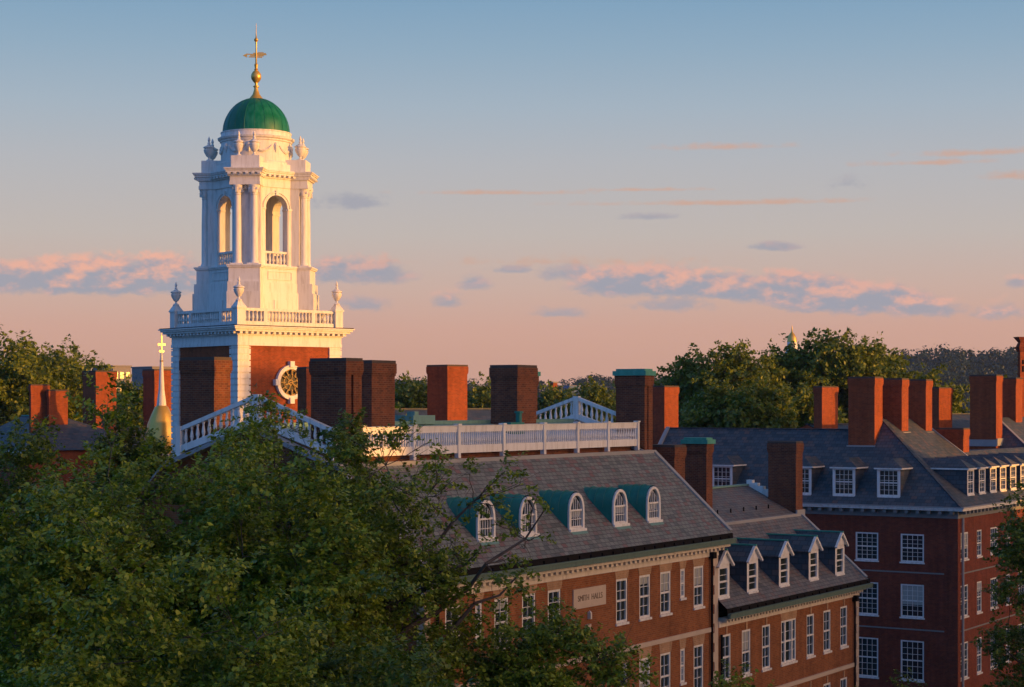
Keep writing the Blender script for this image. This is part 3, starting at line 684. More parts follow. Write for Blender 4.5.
mb.poly((131.4, 48.15, AP[2]), (131.4, 56.0, ZE), (124.1, 56.0, ZE), AP); mb.poly(AP, (124.1, 56, ZE), (123.35, 49.2, zx(123.35)))
mb.poly((123.35, VL1 + 0.2, zx(123.35)), (123.35, 49.2, zx(123.35)), (128.6, 49.2, ZE), (128.6, VL1 + 0.2, ZE))
mb.poly((131.4, 40.3, ZE), (146.2, 40.3, ZE), (146.2, 44.9, zy(44.9)), (131.4, 44.9, zy(44.9))); mb.poly((131.4, 44.9, zy(44.9)), (146.2, 44.9, zy(44.9)), (146.2, 56, zy(44.9) - 0.6), (131.4, 56, zy(44.9) - 0.6))
roofC = C.part('roof', mb, 'slate_c')
mb = MB(); mb.beam((E0, 40.3, ZE - 0.02), (AP[0], AP[1], AP[2] - 0.02), 0.22, 0.07); mb.beam((123.35, 49.2, zx(123.35) - 0.02), (123.35, VL1, zx(123.35) - 0.02), 0.22, 0.06)
C.part('hip_ridge', mb, 'slate_c', roofC)
C.part('coping', MB().beam((E0, VL1 + 0.1, ZE), (123.35, VL1 + 0.1, zx(123.35)), 0.3, 0.12), 'lead', roofC)
C.part('coping', MB().beam((131.3, 40.3, ZE), (131.3, 48.15, AP[2]), 0.2, 0.06), 'lead', roofC)
chimney(C, 122.2, 123.7, 47.96, 49.9, -5.0, 1.84, 'brick_el'); chimney(C, 124.9, 126.2, 47.0, 48.7, -5.0, 1.76, 'brick_el'); chimney(C, 129.6, 130.9, 46.94, 48.7, -5.0, 1.74, 'brick_el')
chimney(C, 131.5, 132.8, 44.8, 46.8, -6.0, -1.82, 'brick_el')
C.part('flashing', MB().box(122.1, 122.19, 47.9, 50.0, -3.4, -2.95).box(124.85, 126.3, 46.85, 46.97, -2.45, -2.05).box(129.55, 131.0, 46.8, 46.92, -2.5, -2.1), 'lead')
def hip_dormer(T, fx, fy, zb, w, h, rz, k, mcheek='slate_c', cols=4):
    # local frame: front at y=0 facing -y, roof slope k behind it; turned by rz and set at (fx, fy)
    mt = Matrix.Translation((fx, fy, 0)) @ Matrix.Rotation(rz, 4, 'Z')
    mb = MB(); mb.T = mt; zt = zb + h; dp = h / k + 0.1; rise = 0.62; e = 0.16
    mb.poly((-w / 2, 0, zb), (-w / 2, 0, zt), (-w / 2, dp, zt)); mb.poly((w / 2, 0, zt), (w / 2, 0, zb), (w / 2, dp, zt))
    yr = (h + rise) / k + 0.1; zr = zt + rise
    a, b, c, d_, r0, r1 = (-w / 2 - e, -e, zt), (w / 2 + e, -e, zt), (w / 2 + e, dp, zt), (-w / 2 - e, dp, zt), (0, 0.75, zr), (0, yr, zr)
    mb.poly(a, b, r0); mb.poly(b, c, r1, r0); mb.poly(d_, a, r0, r1)
    d = T.part('dormer', mb, mcheek)
    mb = MB(); mb.T = mt; mb.wall((-w / 2, 0), (w / 2, 0), zb, zt, [(0.1, w - 0.1, zb + 0.08, zt - 0.1)], 0.1)
    mb.box(-w / 2 - e, w / 2 + e, -e, -0.002, zt - 0.10, zt - 0.004); mb.box(w / 2 + 0.003, w / 2 + e, 0, dp, zt - 0.10, zt - 0.006); mb.box(-w / 2 - e, -w / 2 - 0.003, 0, dp, zt - 0.10, zt - 0.006)
    T.part('dormer_front', mb, 'white', d)
    window(T, fx, fy, zb + 0.08, w - 0.2, h - 0.18, cols, 5, rz, parent=d, inset=0.04)
for v in (45.6, 48.8, 52.0, 58.0): hip_dormer(C, 118.72, v, -6.35, 1.65, 1.98, R(-90), K1)
for u in (122.3, 124.7, 127.1, 129.3, 131.6, 134.0, 136.4, 138.8): hip_dormer(C, u, 41.15, -6.25, 1.4, 1.85, 0, K2, 'slate_c', 2)

# pavilion at the right edge, and its chimneys
P_ = Thing('hipped_pavilion', 152, 50, 'slate roofed brick pavilion with a tall chimney at its hip, at the right edge', 'hall')
mb = MB(); x0, x1, y0, y1 = 146.35, 172, 40.6, 58; mb.box(x0 + 0.3, x1, y0 + 0.3, y1, -H, -7.3); P_.part('wall', mb, 'brick_red')
a = (x0, y0, -7.2); b = (x1, y0, -7.2); ap = (152.3, 49.0, -1.22); ap2 = (168, 49.0, -1.22)
mb = MB().poly(a, b, ap2, ap).poly((x0, y1, -7.2), a, ap).poly((x1, y1, -7.2), (x0, y1, -7.2), ap, ap2).poly(b, (x1, y1, -7.2), ap2)
rf = P_.part('roof', mb, 'slate_c')
P_.part('hip_ridge', MB().beam(a, ap, 0.22, 0.06), 'lead', rf)
chimney(P_, 149.0, 150.6, 48.0, 50.2, -6, 2.32, 'brick_el'); chimney(P_, 155.5, 157.3, 48.4, 51.5, -5, 2.15, 'brick_el')
P_.part('flashing', MB().box(148.9, 148.98, 47.9, 50.3, -3.55, -3.0).box(148.95, 150.7, 47.86, 47.96, -3.5, -2.9), 'lead')
hip_dormer(P_, 149.5, 41.4, -5.9, 1.5, 1.9, 0, 0.71, 'slate_c', 2)

# ------------------------------------------------------------------ clock tower
TA = R(-16.3)
T = Thing('clock_tower', 96.73, 82.21, 'white and brick clock tower with arched belfry and green dome', 'tower', rotz=TA)
def four(mb, fn):
    for k in range(4): mb.T = Matrix.Rotation(k * math.pi / 2, 4, 'Z'); fn(mb, k)
    mb.T = None
mb = MB(); mb.box(-4.02, 4.02, -4.02, 4.02, -H, 3.8); T.part('wall', mb, 'brick_el')
for sxn in (-1, 1):
    for syn in (-1, 1):
        mb = MB(); z = -H
        while z < 3.7:
            z1 = min(z + 0.40, 3.74); mb.box(sxn * 4.14 if sxn < 0 else 3.14, -3.14 if sxn < 0 else 4.14, -4.14 if syn < 0 else 3.14, -3.14 if syn < 0 else 4.14, z, z1 - 0.065)
            mb.box(-4.06 if sxn < 0 else 3.2, -3.2 if sxn < 0 else 4.06, -4.06 if syn < 0 else 3.2, -3.2 if syn < 0 else 4.06, z1 - 0.064, z1 - 0.001); z += 0.40
        T.part('corner_pilaster', mb, 'white')
mb = MB()
for h_, z0, z1 in ((4.15, 3.745, 3.95), (4.12, 3.951, 4.42), (4.22, 4.421, 4.5), (4.55, 4.66, 4.8), (4.68, 4.801, 4.92), (4.78, 4.921, 5.0)): mb.box(-h_, h_, -h_, h_, z0, z1)
mb.box(-4.26, 4.26, -4.26, 4.26, 4.501, 4.659)
for k in range(4):
    mb.T = Matrix.Rotation(k * math.pi / 2, 4, 'Z'); dentils(mb, (-4.3, -4.262), (4.3, -4.262), 4.51, 4.655, 0.42, 0.2, 0.22)
mb.T = None
T.part('entablature', mb, 'white')
T.part('lead_roof', MB().box(-4.72, 4.72, -4.72, 4.72, 5.001, 5.06), 'dark')
mb = MB()
def side(mb, k):
    mb.box(-3.6, 3.6, -4.05, -3.75, 5.061, 5.34); mb.box(-3.62, 3.62, -4.03, -3.77, 6.02, 6.2)
    for x in (-1.9, 1.9): mb.box(x - 0.14, x + 0.14, -4.04, -3.76, 5.341, 6.019)
    for a0, a1 in ((-3.6, -2.04), (-1.76, 1.76), (2.04, 3.6)): balusters(mb, (a0, -3.9, 0), (a1, -3.9, 0), 5.34, 6.02, 0.27, 1.6, 7)
four(mb, side)
bl = T.part('balustrade', mb, 'white')
URN = [(0.20, 0), (0.20, 0.06), (0.07, 0.16), (0.06, 0.26), (0.16, 0.34), (0.30, 0.62), (0.33, 0.78), (0.27, 0.86), (0.36, 0.92), (0.34, 0.98), (0.16, 1.08), (0.08, 1.16), (0.10, 1.24), (0.05, 1.34), (0.09, 1.45), (0.05, 1.58), (0.01, 1.7)]
for a_ in (-1, 1):
    for b_ in (-1, 1):
        x, y = a_ * 3.9, b_ * 3.9
        T.part('post', MB().box(x - 0.3, x + 0.3, y - 0.3, y + 0.3, 5.061, 6.16).box(x - 0.36, x + 0.36, y - 0.36, y + 0.36, 6.161, 6.28).frust(x, y, 6.281, 6.65, 0.34, 0.34, 0.14, 0.14), 'white', bl)
        T.part('urn', MB().lathe([(r * 1.05, 6.64 + z * 0.94) for r, z in URN], 14, (x, y)), 'white', smooth=True)
# belfry base: square core with piers on the diagonals
DG = [Matrix.Rotation(math.pi / 4 + k * math.pi / 2, 4, 'Z') for k in range(4)]   # local +x points along a diagonal
mb = MB()
def octo(mb, h_, b, z0, z1):
    p = [(-b, -h_), (b, -h_), (h_, -b), (h_, b), (b, h_), (-b, h_), (-h_, b), (-h_, -b)]
    mb.add([(x, y, z0) for x, y in p] + [(x, y, z1) for x, y in p], [tuple(range(8))[::-1], tuple(range(8, 16))] + [(i, (i + 1) % 8, 8 + (i + 1) % 8, 8 + i) for i in range(8)])
tiers = [(5.05, 7.35, 2.98, 4.12, 1.12), (7.351, 8.0, 2.90, 4.02, 1.09), (8.001, 8.95, 2.84, 3.86, 1.05), (8.951, 9.04, 2.92, 3.96, 1.13), (9.041, 9.14, 2.98, 4.02, 1.17)]
for z0, z1, h_, d, w in tiers:
    mb.T = None; octo(mb, h_, h_ * 0.55, z0, z1)
    for m_ in DG: mb.T = m_; mb.box(2.0, d, -w, w, z0 + 0.0005, z1 - 0.0005)
def panel(mb, k):
    for (x0, x1, z0, z1) in ((-0.95, 0.95, 8.72, 8.77), (-0.95, 0.95, 8.2, 8.25), (-0.95, -0.9, 8.25, 8.72), (0.9, 0.95, 8.25, 8.72)): mb.box(x0, x1, -2.885, -2.835, z0, z1)
    mb.box(-0.55, 0.55, -3.03, -2.975, 6.25, 6.85)
four(mb, panel)
T.part('belfry_base', mb, 'white')
# belfry walls with arched openings
HB = 2.45; AW = 0.87; SPZ = 13.02; Z0 = 9.14; Z1 = 14.4; TH = 0.55
arc = [(AW * math.cos(math.pi * i / 14), SPZ + AW * math.sin(math.pi * i / 14)) for i in range(15)]
mb = MB()
def awall(mb, k):
    for y, flp in ((-HB, False), (-HB + TH, True)):
        WX = 1.95
        qs = [[(-WX, y, Z0), (-AW, y, Z0), (-AW, y, Z1), (-WX, y, Z1)], [(AW, y, Z0), (WX, y, Z0), (WX, y, Z1), (AW, y, Z1)]]
        for i in range(14): qs.append([(arc[i + 1][0], y, arc[i + 1][1]), (arc[i][0], y, arc[i][1]), (arc[i][0], y, Z1), (arc[i + 1][0], y, Z1)])
        for q in qs: mb.poly(*(q[::-1] if flp else q))
    a_, b_ = -HB, -HB + TH
    mb.poly((AW, a_, Z0), (AW, a_, SPZ), (AW, b_, SPZ), (AW, b_, Z0)); mb.poly((-AW, a_, SPZ), (-AW, a_, Z0), (-AW, b_, Z0), (-AW, b_, SPZ))
    for i in range(14): mb.poly((arc[i][0], a_, arc[i][1]), (arc[i + 1][0], a_, arc[i + 1][1]), (arc[i + 1][0], b_, arc[i + 1][1]), (arc[i][0], b_, arc[i][1]))
four(mb, awall)
for m_ in DG: mb.T = m_; mb.box(2.55, 3.12, -0.95, 0.95, Z0, Z1)
mb.T = None; mb.box(-HB + 0.02, HB - 0.02, -HB + 0.02, HB - 0.02, Z1 - 0.25, Z1 - 0.001)
bf = T.part('belfry', mb, 'white')
mb = MB()
def trims(mb, k):
    for r0, r1, o_ in ((1.0, 1.14, 0.05), (1.17, 1.26, 0.09)):
        for i in range(14):
            a0 = math.pi * i / 14; a1 = math.pi * (i + 1) / 14
            pts = [(r * math.cos(a), SPZ + r * math.sin(a)) for r, a in ((AW * r0, a0), (AW * r1, a0), (AW * r1, a1), (AW * r0, a1))]
            f_ = [(p[0], -HB - o_, p[1]) for p in pts]; b_ = [(p[0], -HB + 0.01, p[1]) for p in pts]
            mb.add(f_ + b_, [(0, 1, 2, 3), (0, 4, 5, 1), (2, 6, 7, 3), (1, 5, 6, 2), (0, 3, 7, 4)])
    for s_ in (-1, 1):
        mb.box(s_ * 1.12 - 0.24, s_ * 1.12 + 0.24, -HB - 0.10, -HB + 0.01, SPZ - 0.12, SPZ); mb.box(s_ * 1.12 - 0.2, s_ * 1.12 + 0.2, -HB - 0.05, -HB + 0.012, Z0, SPZ - 0.122)
        mb.box(s_ * (AW - 0.03) - 0.03, s_ * (AW - 0.03) + 0.03, -HB + 0.02, -HB + TH, SPZ - 0.12, SPZ)
    mb.box(-0.1, 0.1, -HB - 0.14, -HB + 0.012, SPZ + AW - 0.02, SPZ + AW + 0.3)
four(mb, trims)
T.part('arch_trim', mb, 'white')
for k in range(4):
    mb = MB(); mb.T = Matrix.Rotation(k * math.pi / 2, 4, 'Z')
    mb.box(-AW + 0.005, AW - 0.005, -HB + 0.05, -HB + 0.3, Z0 + 0.005, Z0 + 0.14); mb.box(-AW + 0.005, AW - 0.005, -HB + 0.05, -HB + 0.3, Z0 + 0.86, Z0 + 1.0)
    balusters(mb, (-AW, -HB + 0.17, 0), (AW, -HB + 0.17, 0), Z0 + 0.14, Z0 + 0.86, 0.29, 1.6, 7)
    T.part('arch_balustrade', mb, 'white')
CP = [(0.33, Z0), (0.33, Z0 + 0.12), (0.31, Z0 + 0.16), (0.28, Z0 + 0.26), (0.262, Z0 + 0.3), (0.255, 12.0), (0.225, 13.75), (0.26, 13.78), (0.23, 13.82), (0.30, 14.0), (0.29, 14.06), (0.36, 14.25), (0.40, 14.32), (0.40, 14.4)]
for m_ in DG:
    for w_ in (-0.55, 0.55):
        p = m_ @ Vector((3.36, w_, 0))
        mb = MB().lathe(CP, 14, (p.x, p.y), cap=False)
        mb.T = Matrix.Translation((p.x, p.y, 0)) @ m_.to_3x3().to_4x4(); mb.box(-0.40, 0.40, -0.40, 0.40, Z0 + 0.0, Z0 + 0.1)
        for q in range(8):
            a = q * math.pi / 4; mb.box(0.33 * math.cos(a) - 0.06, 0.33 * math.cos(a) + 0.06, 0.33 * math.sin(a) - 0.06, 0.33 * math.sin(a) + 0.06, 13.92 + 0.16 * (q % 2), 14.24)
        T.part('column', mb, 'white', smooth=True)
mb = MB()
for z0, z1, h_, d, w in ((14.401, 14.62, 2.52, 3.72, 1.02), (14.621, 14.98, 2.50, 3.68, 1.0), (14.981, 15.06, 2.62, 3.80, 1.12), (15.2, 15.33, 2.85, 3.95, 1.22), (15.331, 15.42, 2.93, 4.02, 1.28), (15.421, 15.5, 2.98, 4.08, 1.33)):
    mb.T = None; octo(mb, h_, h_ * 0.55, z0, z1)
    for m_ in DG: mb.T = m_; mb.box(1.5, d, -w, w, z0 + 0.0005, z1 - 0.0005)
mb.T = None; octo(mb, 2.64, 1.5, 15.061, 15.199)
for m_ in DG: mb.T = m_; mb.box(1.5, 3.82, -1.14, 1.14, 15.0615, 15.1985); mb.T = m_ @ Matrix.Rotation(math.pi / 2, 4, 'Z'); dentils(mb, (-1.2, -3.821), (1.2, -3.821), 15.07, 15.19, 0.38, 0.18, 0.2)
def dn(mb, k): dentils(mb, (-1.75, -2.641), (1.75, -2.641), 15.07, 15.19, 0.38, 0.18, 0.22)
four(mb, dn)
T.part('belfry_entablature', mb, 'white')
mb = MB()
for m_ in DG: mb.T = m_; mb.box(1.6, 3.55, -0.95, 0.95, 15.501, 16.35)
mb.T = None; mb.box(-2.45, 2.45, -2.45, 2.45, 15.5015, 16.0)
T.part('attic', mb, 'white')
mb = MB().lathe([(2.46, 16.0), (2.46, 16.15), (2.38, 16.22), (2.36, 17.55), (2.44, 17.6), (2.42, 17.68), (2.56, 17.75), (2.60, 17.86), (2.48, 17.90), (2.38, 17.93), (2.36, 18.18), (2.40, 18.21), (2.40, 18.27), (2.2, 18.3)], 48)
for k in range(8):
    pts = []
    for i in range(9):
        t = -1 + i / 4.0; a = (k + 0.5) * math.pi / 4 + t * 0.27 + math.pi / 8 * 0; pts.append((2.39 * math.cos(a), 2.39 * math.sin(a), 17.25 - 0.42 * (1 - t * t)))
    mb.tube(pts, [0.05, 0.07, 0.09, 0.11, 0.12, 0.11, 0.09, 0.07, 0.05], 6)
    a = k * math.pi / 4; mb.lathe([(0.02, 16.75), (0.12, 16.95), (0.17, 17.2), (0.10, 17.4), (0.02, 17.45)], 6, (2.38 * math.cos(a), 2.38 * math.sin(a)))
T.part('drum', mb, 'white', smooth=True)
for m_ in DG:
    for w_ in (-0.52, 0.52):
        p = m_ @ Vector((3.12, w_, 0)); T.part('urn', MB().lathe([(r * 1.12, 16.34 + z * 1.0) for r, z in URN], 12, (p.x, p.y)), 'white', smooth=True)
pr = [(2.25 * math.cos(i * math.pi / 2 / 14), 18.29 + 2.39 * math.sin(i * math.pi / 2 / 14)) for i in range(14)] + [(0.2, 20.67)]
mb = MB().lathe(pr, 48)
for k in range(20):
    a = 2 * math.pi * k / 20; mb.tube([((r + 0.005) * math.cos(a), (r + 0.005) * math.sin(a), z) for r, z in pr[:-2]], 0.016, 4)
T.part('dome', mb, 'dome', smooth=True)
T.part('finial', MB().lathe([(0.50, 20.6), (0.42, 20.72), (0.24, 20.95), (0.15, 21.25), (0.13, 21.4), (0.2, 21.45), (0.2, 21.5), (0.09, 21.56), (0.11, 21.72), (0.2, 21.8), (0.33, 21.98), (0.36, 22.15), (0.33, 22.32), (0.2, 22.5), (0.1, 22.58), (0.14, 22.64), (0.09, 22.7), (0.13, 22.95), (0.07, 23.05), (0.05, 24.2), (0.06, 24.5), (0.13, 24.58), (0.14, 24.68), (0.06, 24.78), (0.03, 25.0), (0.012, 25.78)], 16), 'gold', smooth=True)
mb = MB(); mb.T = Matrix.Rotation(R(35), 4, 'Z')

mb.T = Matrix.Rotation(R(-33), 4, 'Z')
for z0, z1, x0, x1 in ((23.62, 23.69, -0.62, 0.70), (23.54, 23.61, -0.40, 0.52), (23.44, 23.52, -0.5, 0.42), (23.70, 23.76, -0.2, 0.66), (23.78, 23.82, 0.1, 0.5)): mb.box(x0, x1, -0.02, 0.02, z0, z1)
mb.add([(-0.9, 0.018, 23.56), (-0.6, 0.018, 23.72), (-0.6, 0.018, 23.42), (-0.9, -0.018, 23.56), (-0.6, -0.018, 23.72), (-0.6, -0.018, 23.42)], [(0, 1, 2), (5, 4, 3), (0, 3, 4, 1), (1, 4, 5, 2), (2, 5, 3, 0)])
T.part('weathervane', mb, 'gold')
# clock
mb = MB(); cz = 1.36; n = 40; yf = -4.025
ring = lambda r: [(r * math.cos(2 * math.pi * i / n), r * math.sin(2 * math.pi * i / n) + cz) for i in range(n)]
def annulus(mb, r0, r1, yo, yi):
    a = ring(r0); b = ring(r1)
    vs = [(x, yo, z) for x, z in a] + [(x, yo, z) for x, z in b] + [(x, yi, z) for x, z in b] + [(x, yi, z) for x, z in a]
    mb.add(vs, [(i, (i + 1) % n, n + (i + 1) % n, n + i) [::-1] for i in range(n)] + [(n + i, n + (i + 1) % n, 2 * n + (i + 1) % n, 2 * n + i)[::-1] for i in range(n)] + [(i, 3 * n + i, 3 * n + (i + 1) % n, (i + 1) % n)[::-1] for i in range(n)])
annulus(mb, 0.88, 1.10, yf - 0.20, yf); annulus(mb, 1.06, 1.15, yf - 0.24, yf)
for a in range(4):
    c, s_ = math.cos(a * math.pi / 2), math.sin(a * math.pi / 2); mb.box(1.16 * c - 0.17, 1.16 * c + 0.17, yf - 0.33, yf, cz + 1.2 * s_ - 0.2, cz + 1.2 * s_ + 0.2)
ck = T.part('clock', mb, 'white')
T.part('dial', MB().add([(x, yf - 0.06, z) for x, z in ring(0.89)], [tuple(range(n))[::-1]]), 'dial', ck)
mb = MB(); annulus(mb, 0.80, 0.88, yf - 0.10, yf - 0.05); annulus(mb, 0.50, 0.56, yf - 0.10, yf - 0.05); annulus(mb, 0.12, 0.2, yf - 0.10, yf - 0.05)
for k in range(12):
    a = k * math.pi / 6; c, s_ = math.cos(a), math.sin(a); mb.beam((0.5 * c, yf - 0.10, cz + 0.5 * s_), (0.86 * c, yf - 0.10, cz + 0.86 * s_), 0.05, 0.11 if k % 3 else 0.16, (0, -1, 0))
for k in range(6):
    a = k * math.pi / 3 + 0.26; c, s_ = math.cos(a), math.sin(a); mb.beam((0.15 * c, yf - 0.09, cz + 0.15 * s_), (0.5 * c, yf - 0.09, cz + 0.5 * s_), 0.04, 0.04, (0, -1, 0))
T.part('dial_tracery', mb, 'gilt', ck)
mb = MB(); 
for a, l in ((R(200), 0.5), (R(-35), 0.74)): mb.beam((0, yf - 0.17, cz), (l * math.cos(a), yf - 0.17, cz + l * math.sin(a)), 0.06, 0.03, (0, -1, 0))
T.part('hands', mb, 'gilt', ck)

# ------------------------------------------------------------------ the halls round the tower (turned with it)
def ebox(Tg, name, mb, m, parent=None): return Tg.part(name, mb, m, parent)
def hall(name, px, d, label, cat, ln, wd, ze, zr, wallm='brick_el', roofm='slate_c', along=True, group=None, ridge='slate_c', hip=False):
    x, y = at(px, d); Tg = Thing(name, x, y, label, cat, group, rotz=TA)
    a, b = (ln / 2, wd / 2) if along else (wd / 2, ln / 2)
    mb = MB(); mb.box(-a, a, -b, b, -H, ze - 0.3)
    if along:
        for s_ in (-1, 1): p = [(s_ * a, -b, ze - 0.3), (s_ * a, b, ze - 0.3), (s_ * a, 0, zr - 0.05)]; mb.poly(*(p if s_ > 0 else p[::-1]))
    else:
        for s_ in ((1,) if hip else (-1, 1)): p = [(-a, s_ * b, ze - 0.3), (a, s_ * b, ze - 0.3), (0, s_ * b, zr - 0.05)]; mb.poly(*(p[::-1] if s_ > 0 else p))
    Tg.part('wall', mb, wallm)
    mb = MB(); e = 0.4
    if along: mb.poly((-a, -b - e, ze - .3), (a, -b - e, ze - .3), (a, 0, zr), (-a, 0, zr)); mb.poly((a, b + e, ze - .3), (-a, b + e, ze - .3), (-a, 0, zr), (a, 0, zr))
    else:
        hb = -b + (a if hip else 0); fb = -b - (e if hip else 0)
        mb.poly((-a - e, b, ze - .3), (-a - e, fb, ze - .3), (0, hb, zr), (0, b, zr)); mb.poly((a + e, fb, ze - .3), (a + e, b, ze - .3), (0, b, zr), (0, hb, zr))
        if hip: mb.poly((-a - e, fb, ze - .3), (a + e, fb, ze - .3), (0, hb, zr))
    rf = Tg.part('roof', mb, roofm)
    rb = MB(); rb.box(-a, a, -0.14, 0.14, zr - 0.03, zr + 0.06) if along else rb.box(-0.14, 0.14, -b + (a if hip else 0), b, zr - 0.03, zr + 0.06)
    Tg.part('ridge_cap', rb, ridge, rf)
    cb = MB()
    if along: cb.box(-a - .1, a + .1, -b - .42, -b - .002, ze - 0.75, ze - 0.33)
    else: cb.box(-a - .42, -a - .002, -b - .1, b + .1, ze - 0.75, ze - 0.33)
    Tg.part('cornice', cb, 'white')
    return Tg
CT, ST = math.cos(TA), math.sin(TA)
def local(Tg, px, d):
    x, y = at(px, d); dx = x - Tg.o.location.x; dy = y - Tg.o.location.y
    return dx * CT + dy * ST, -dx * ST + dy * CT
def echim(Tg, px0, pxc, px1, d, ytop, ybot, cap='lead', m='brick_el', wmin=None):
    # a chimney whose near corner stands at column pxc; px0 and px1 are its outer edges
    zt = zat(ytop, d); zb = zat(ybot, d) - 1.5
    cx, cy = local(Tg, pxc, d); s_ = (pxc - 512) / F
    ku = (0.7524 - 0.6587 * s_) * F / d; kv = (0.6587 + 0.7524 * s_) * F / d   # pixels per metre along local x and -y
    lx = (px1 - pxc) / ku; ly = (pxc - px0) / abs(kv)
    chimney(Tg, cx, cx + lx, cy, cy + max(ly, wmin or 0.9), zb, zt, m, None, cap)
G = 'brick halls around the clock tower'
E1 = hall('brick_hall', 58, 146, 'brick hall with steep blue roof and two joined chimneys, among the trees far left', 'hall', 12, 11, zat(446, 140), zat(416, 146), along=False, group=G, ridge='copper', hip=True)
echim(E1, 29.8, 31, 49.3, 143, 384, 424, wmin=0.3); echim(E1, 47.5, 49.0, 68, 143.3, 389.5, 422, wmin=0.3)
E2 = hall('brick_hall', 104, 156, 'brick hall whose square chimney is lit on one side, left of the white spirelet', 'hall', 7, 9, zat(446, 151), zat(428, 156), group=G)
echim(E2, 82.6, 95.9, 116.6, 151, 370.5, 425)
E3 = hall('brick_hall', 160, 158, 'brick hall behind the small gold dome, its chimney beside the clock tower', 'hall', 9, 9, zat(450, 150), zat(432, 158), group=G)
echim(E3, 143, 154.5, 172, 152, 369, 410)
E4 = hall('brick_hall', 436, 130, 'brick hall with low blue roof and lit square chimney, right of the clock tower', 'hall', 12, 12, zat(430, 124), zat(409, 130), group=G)
E8 = hall('brick_hall', 312, 118, 'brick hall at the foot of the clock tower, its slim chimney half hiding the clock', 'hall', 8, 7, zat(452, 116), zat(440, 118), group=G)
echim(E4, 427, 447.5, 467.5, 122, 364.5, 422)
echim(E8, 297.5, 306.5, 312.5, 113.5, 366.8, 440)
E5 = hall('brick_hall', 664, 150, 'brick hall behind the hipped slate roof, with one tall bright chimney', 'hall', 20, 10, zat(450, 145), zat(436, 150), group=G)
echim(E5, 652.6, 664.5, 678.5, 140, 385.6, 436)
E7 = hall('brick_hall', 836, 164, 'small brick hall under a single lit chimney, below the biggest tree', 'hall', 8, 9, zat(440, 160), zat(424, 164), group=G)
E6 = hall('brick_hall', 950, 166, 'low brick hall with a blue roof and short lit chimney, left of the wooded hill', 'hall', 14, 12, zat(436, 160), zat(414, 166), group=G)
echim(E7, 817.3, 822, 838, 160, 386, 424); echim(E6, 925, 939, 952.3, 158, 387, 415)

# small white spirelet on a gold dome
x, y = at(161.5, 140); q = 140 / F
SP = Thing('spirelet', x, y, 'slim white spirelet rising from a small gold dome, left of the clock tower', 'cupola', rotz=TA)
def zz(py): return zat(py, 140)
SP.part('lantern', MB().lathe([(1.6, -H), (1.6, zz(480)), (1.25, zz(479)), (1.2, zz(458)), (1.32, zz(457)), (1.32, zz(454)), (1.15, zz(453.8))], 16), 'white')
SP.part('dome', MB().lathe([(1.17, zz(454)), (1.22, zz(446)), (1.2, zz(436)), (1.05, zz(424)), (0.75, zz(414)), (0.5, zz(407)), (0.3, zz(405))], 24), 'gold', smooth=True)
SP.part('spire', MB().lathe([(0.36, zz(405.5)), (0.34, zz(402)), (0.22, zz(390)), (0.12, zz(361)), (0.06, zz(352))], 12), 'white')
mb = MB().lathe([(0.04, zz(361)), (0.04, zz(336)), (0.01, zz(333))], 6).lathe([(0.02, zz(363)), (0.17, zz(361)), (0.02, zz(359))], 8)
mb.box(-0.30, 0.30, -0.02, 0.02, zz(345.5), zz(343.5)); mb.box(-0.2, 0.2, -0.02, 0.02, zz(352), zz(350.5))
SP.part('weathervane', mb, 'gold')

# ------------------------------------------------------------------ far buildings
def block(name, px, d, w, dp, ytop, label, m, rot=TA, floors_=8, cols=6, cat='building', extra=None):
    x, y = at(px, d); Tg = Thing(name, x, y, label, cat, None, rotz=rot); zt = zat(ytop, d)
    mb = MB().box(-w / 2, w / 2, -dp / 2, dp / 2, -H, zt); Tg.part('wall', mb, m)
    Tg.part('roof_parapet', MB().box(-w / 2 - .2, w / 2 + .2, -dp / 2 - .2, dp / 2 + .2, zt + 0.005, zt + 0.3), 'conc')
    for f_ in range(floors_):
        for c_ in range(cols):
            z = zt - 1.2 - f_ * 3.2; t = (c_ + 0.5) / cols - 0.5
            if (f_ < 4): Tg.part('window', MB().box(t * w - w / cols * 0.3, t * w + w / cols * 0.3, -dp / 2 - 0.05, -dp / 2 + 0.05, z - 1.5, z), 'glass'); Tg.part('window', MB().box(-w / 2 - 0.05, -w / 2 + 0.05, t * dp - dp / cols * 0.3, t * dp + dp / cols * 0.3, z - 1.5, z), 'glass')
    return Tg
block('apartment_block', 112, 420, 4.5, 9, 367, 'grey concrete apartment block beyond the trees, behind the lit square chimney', 'conc', floors_=4, cols=3)
block('apartment_block', 158, 460, 9, 10, 368, 'grey concrete block showing between spirelet and clock tower', 'conc', floors_=4, cols=3)
block('office_building', 575, 1100, 22, 26, 386, 'long blue clad building on the horizon between the roof chimneys', 'bluegrey', R(-30), 2, 9)
block('brick_tower', 553, 420, 1.3, 1.5, 383, 'slim red brick stack on the horizon, behind the centre chimney', 'brick_el', TA, 1, 1)
block('townhouse', 607, 1150, 9, 8, 387, 'small pale far house at the edge of the wooded skyline', 'conc', TA, 1, 2)
x, y = at(1023.5, 175); zt = lambda py: zat(py, 175)
SK = Thing('brick_stack', x, y, 'ornate brick stack with flared red cap, cut off by the right edge', 'tower', rotz=TA + R(-22))
mb = MB().box(-0.5, 0.5, -0.2, 0.2, -H, zt(352))
for z in (zt(375), zt(366), zt(358)): mb.box(-0.56, 0.56, -0.26, 0.26, z, z + 0.16)
SK.part('shaft', mb, 'brick_el'); SK.part('arcade', MB().box(-0.3, -0.1, -0.23, -0.201, zt(372), zt(360)).box(0.1, 0.3, -0.23, -0.201, zt(372), zt(360)), 'dark')
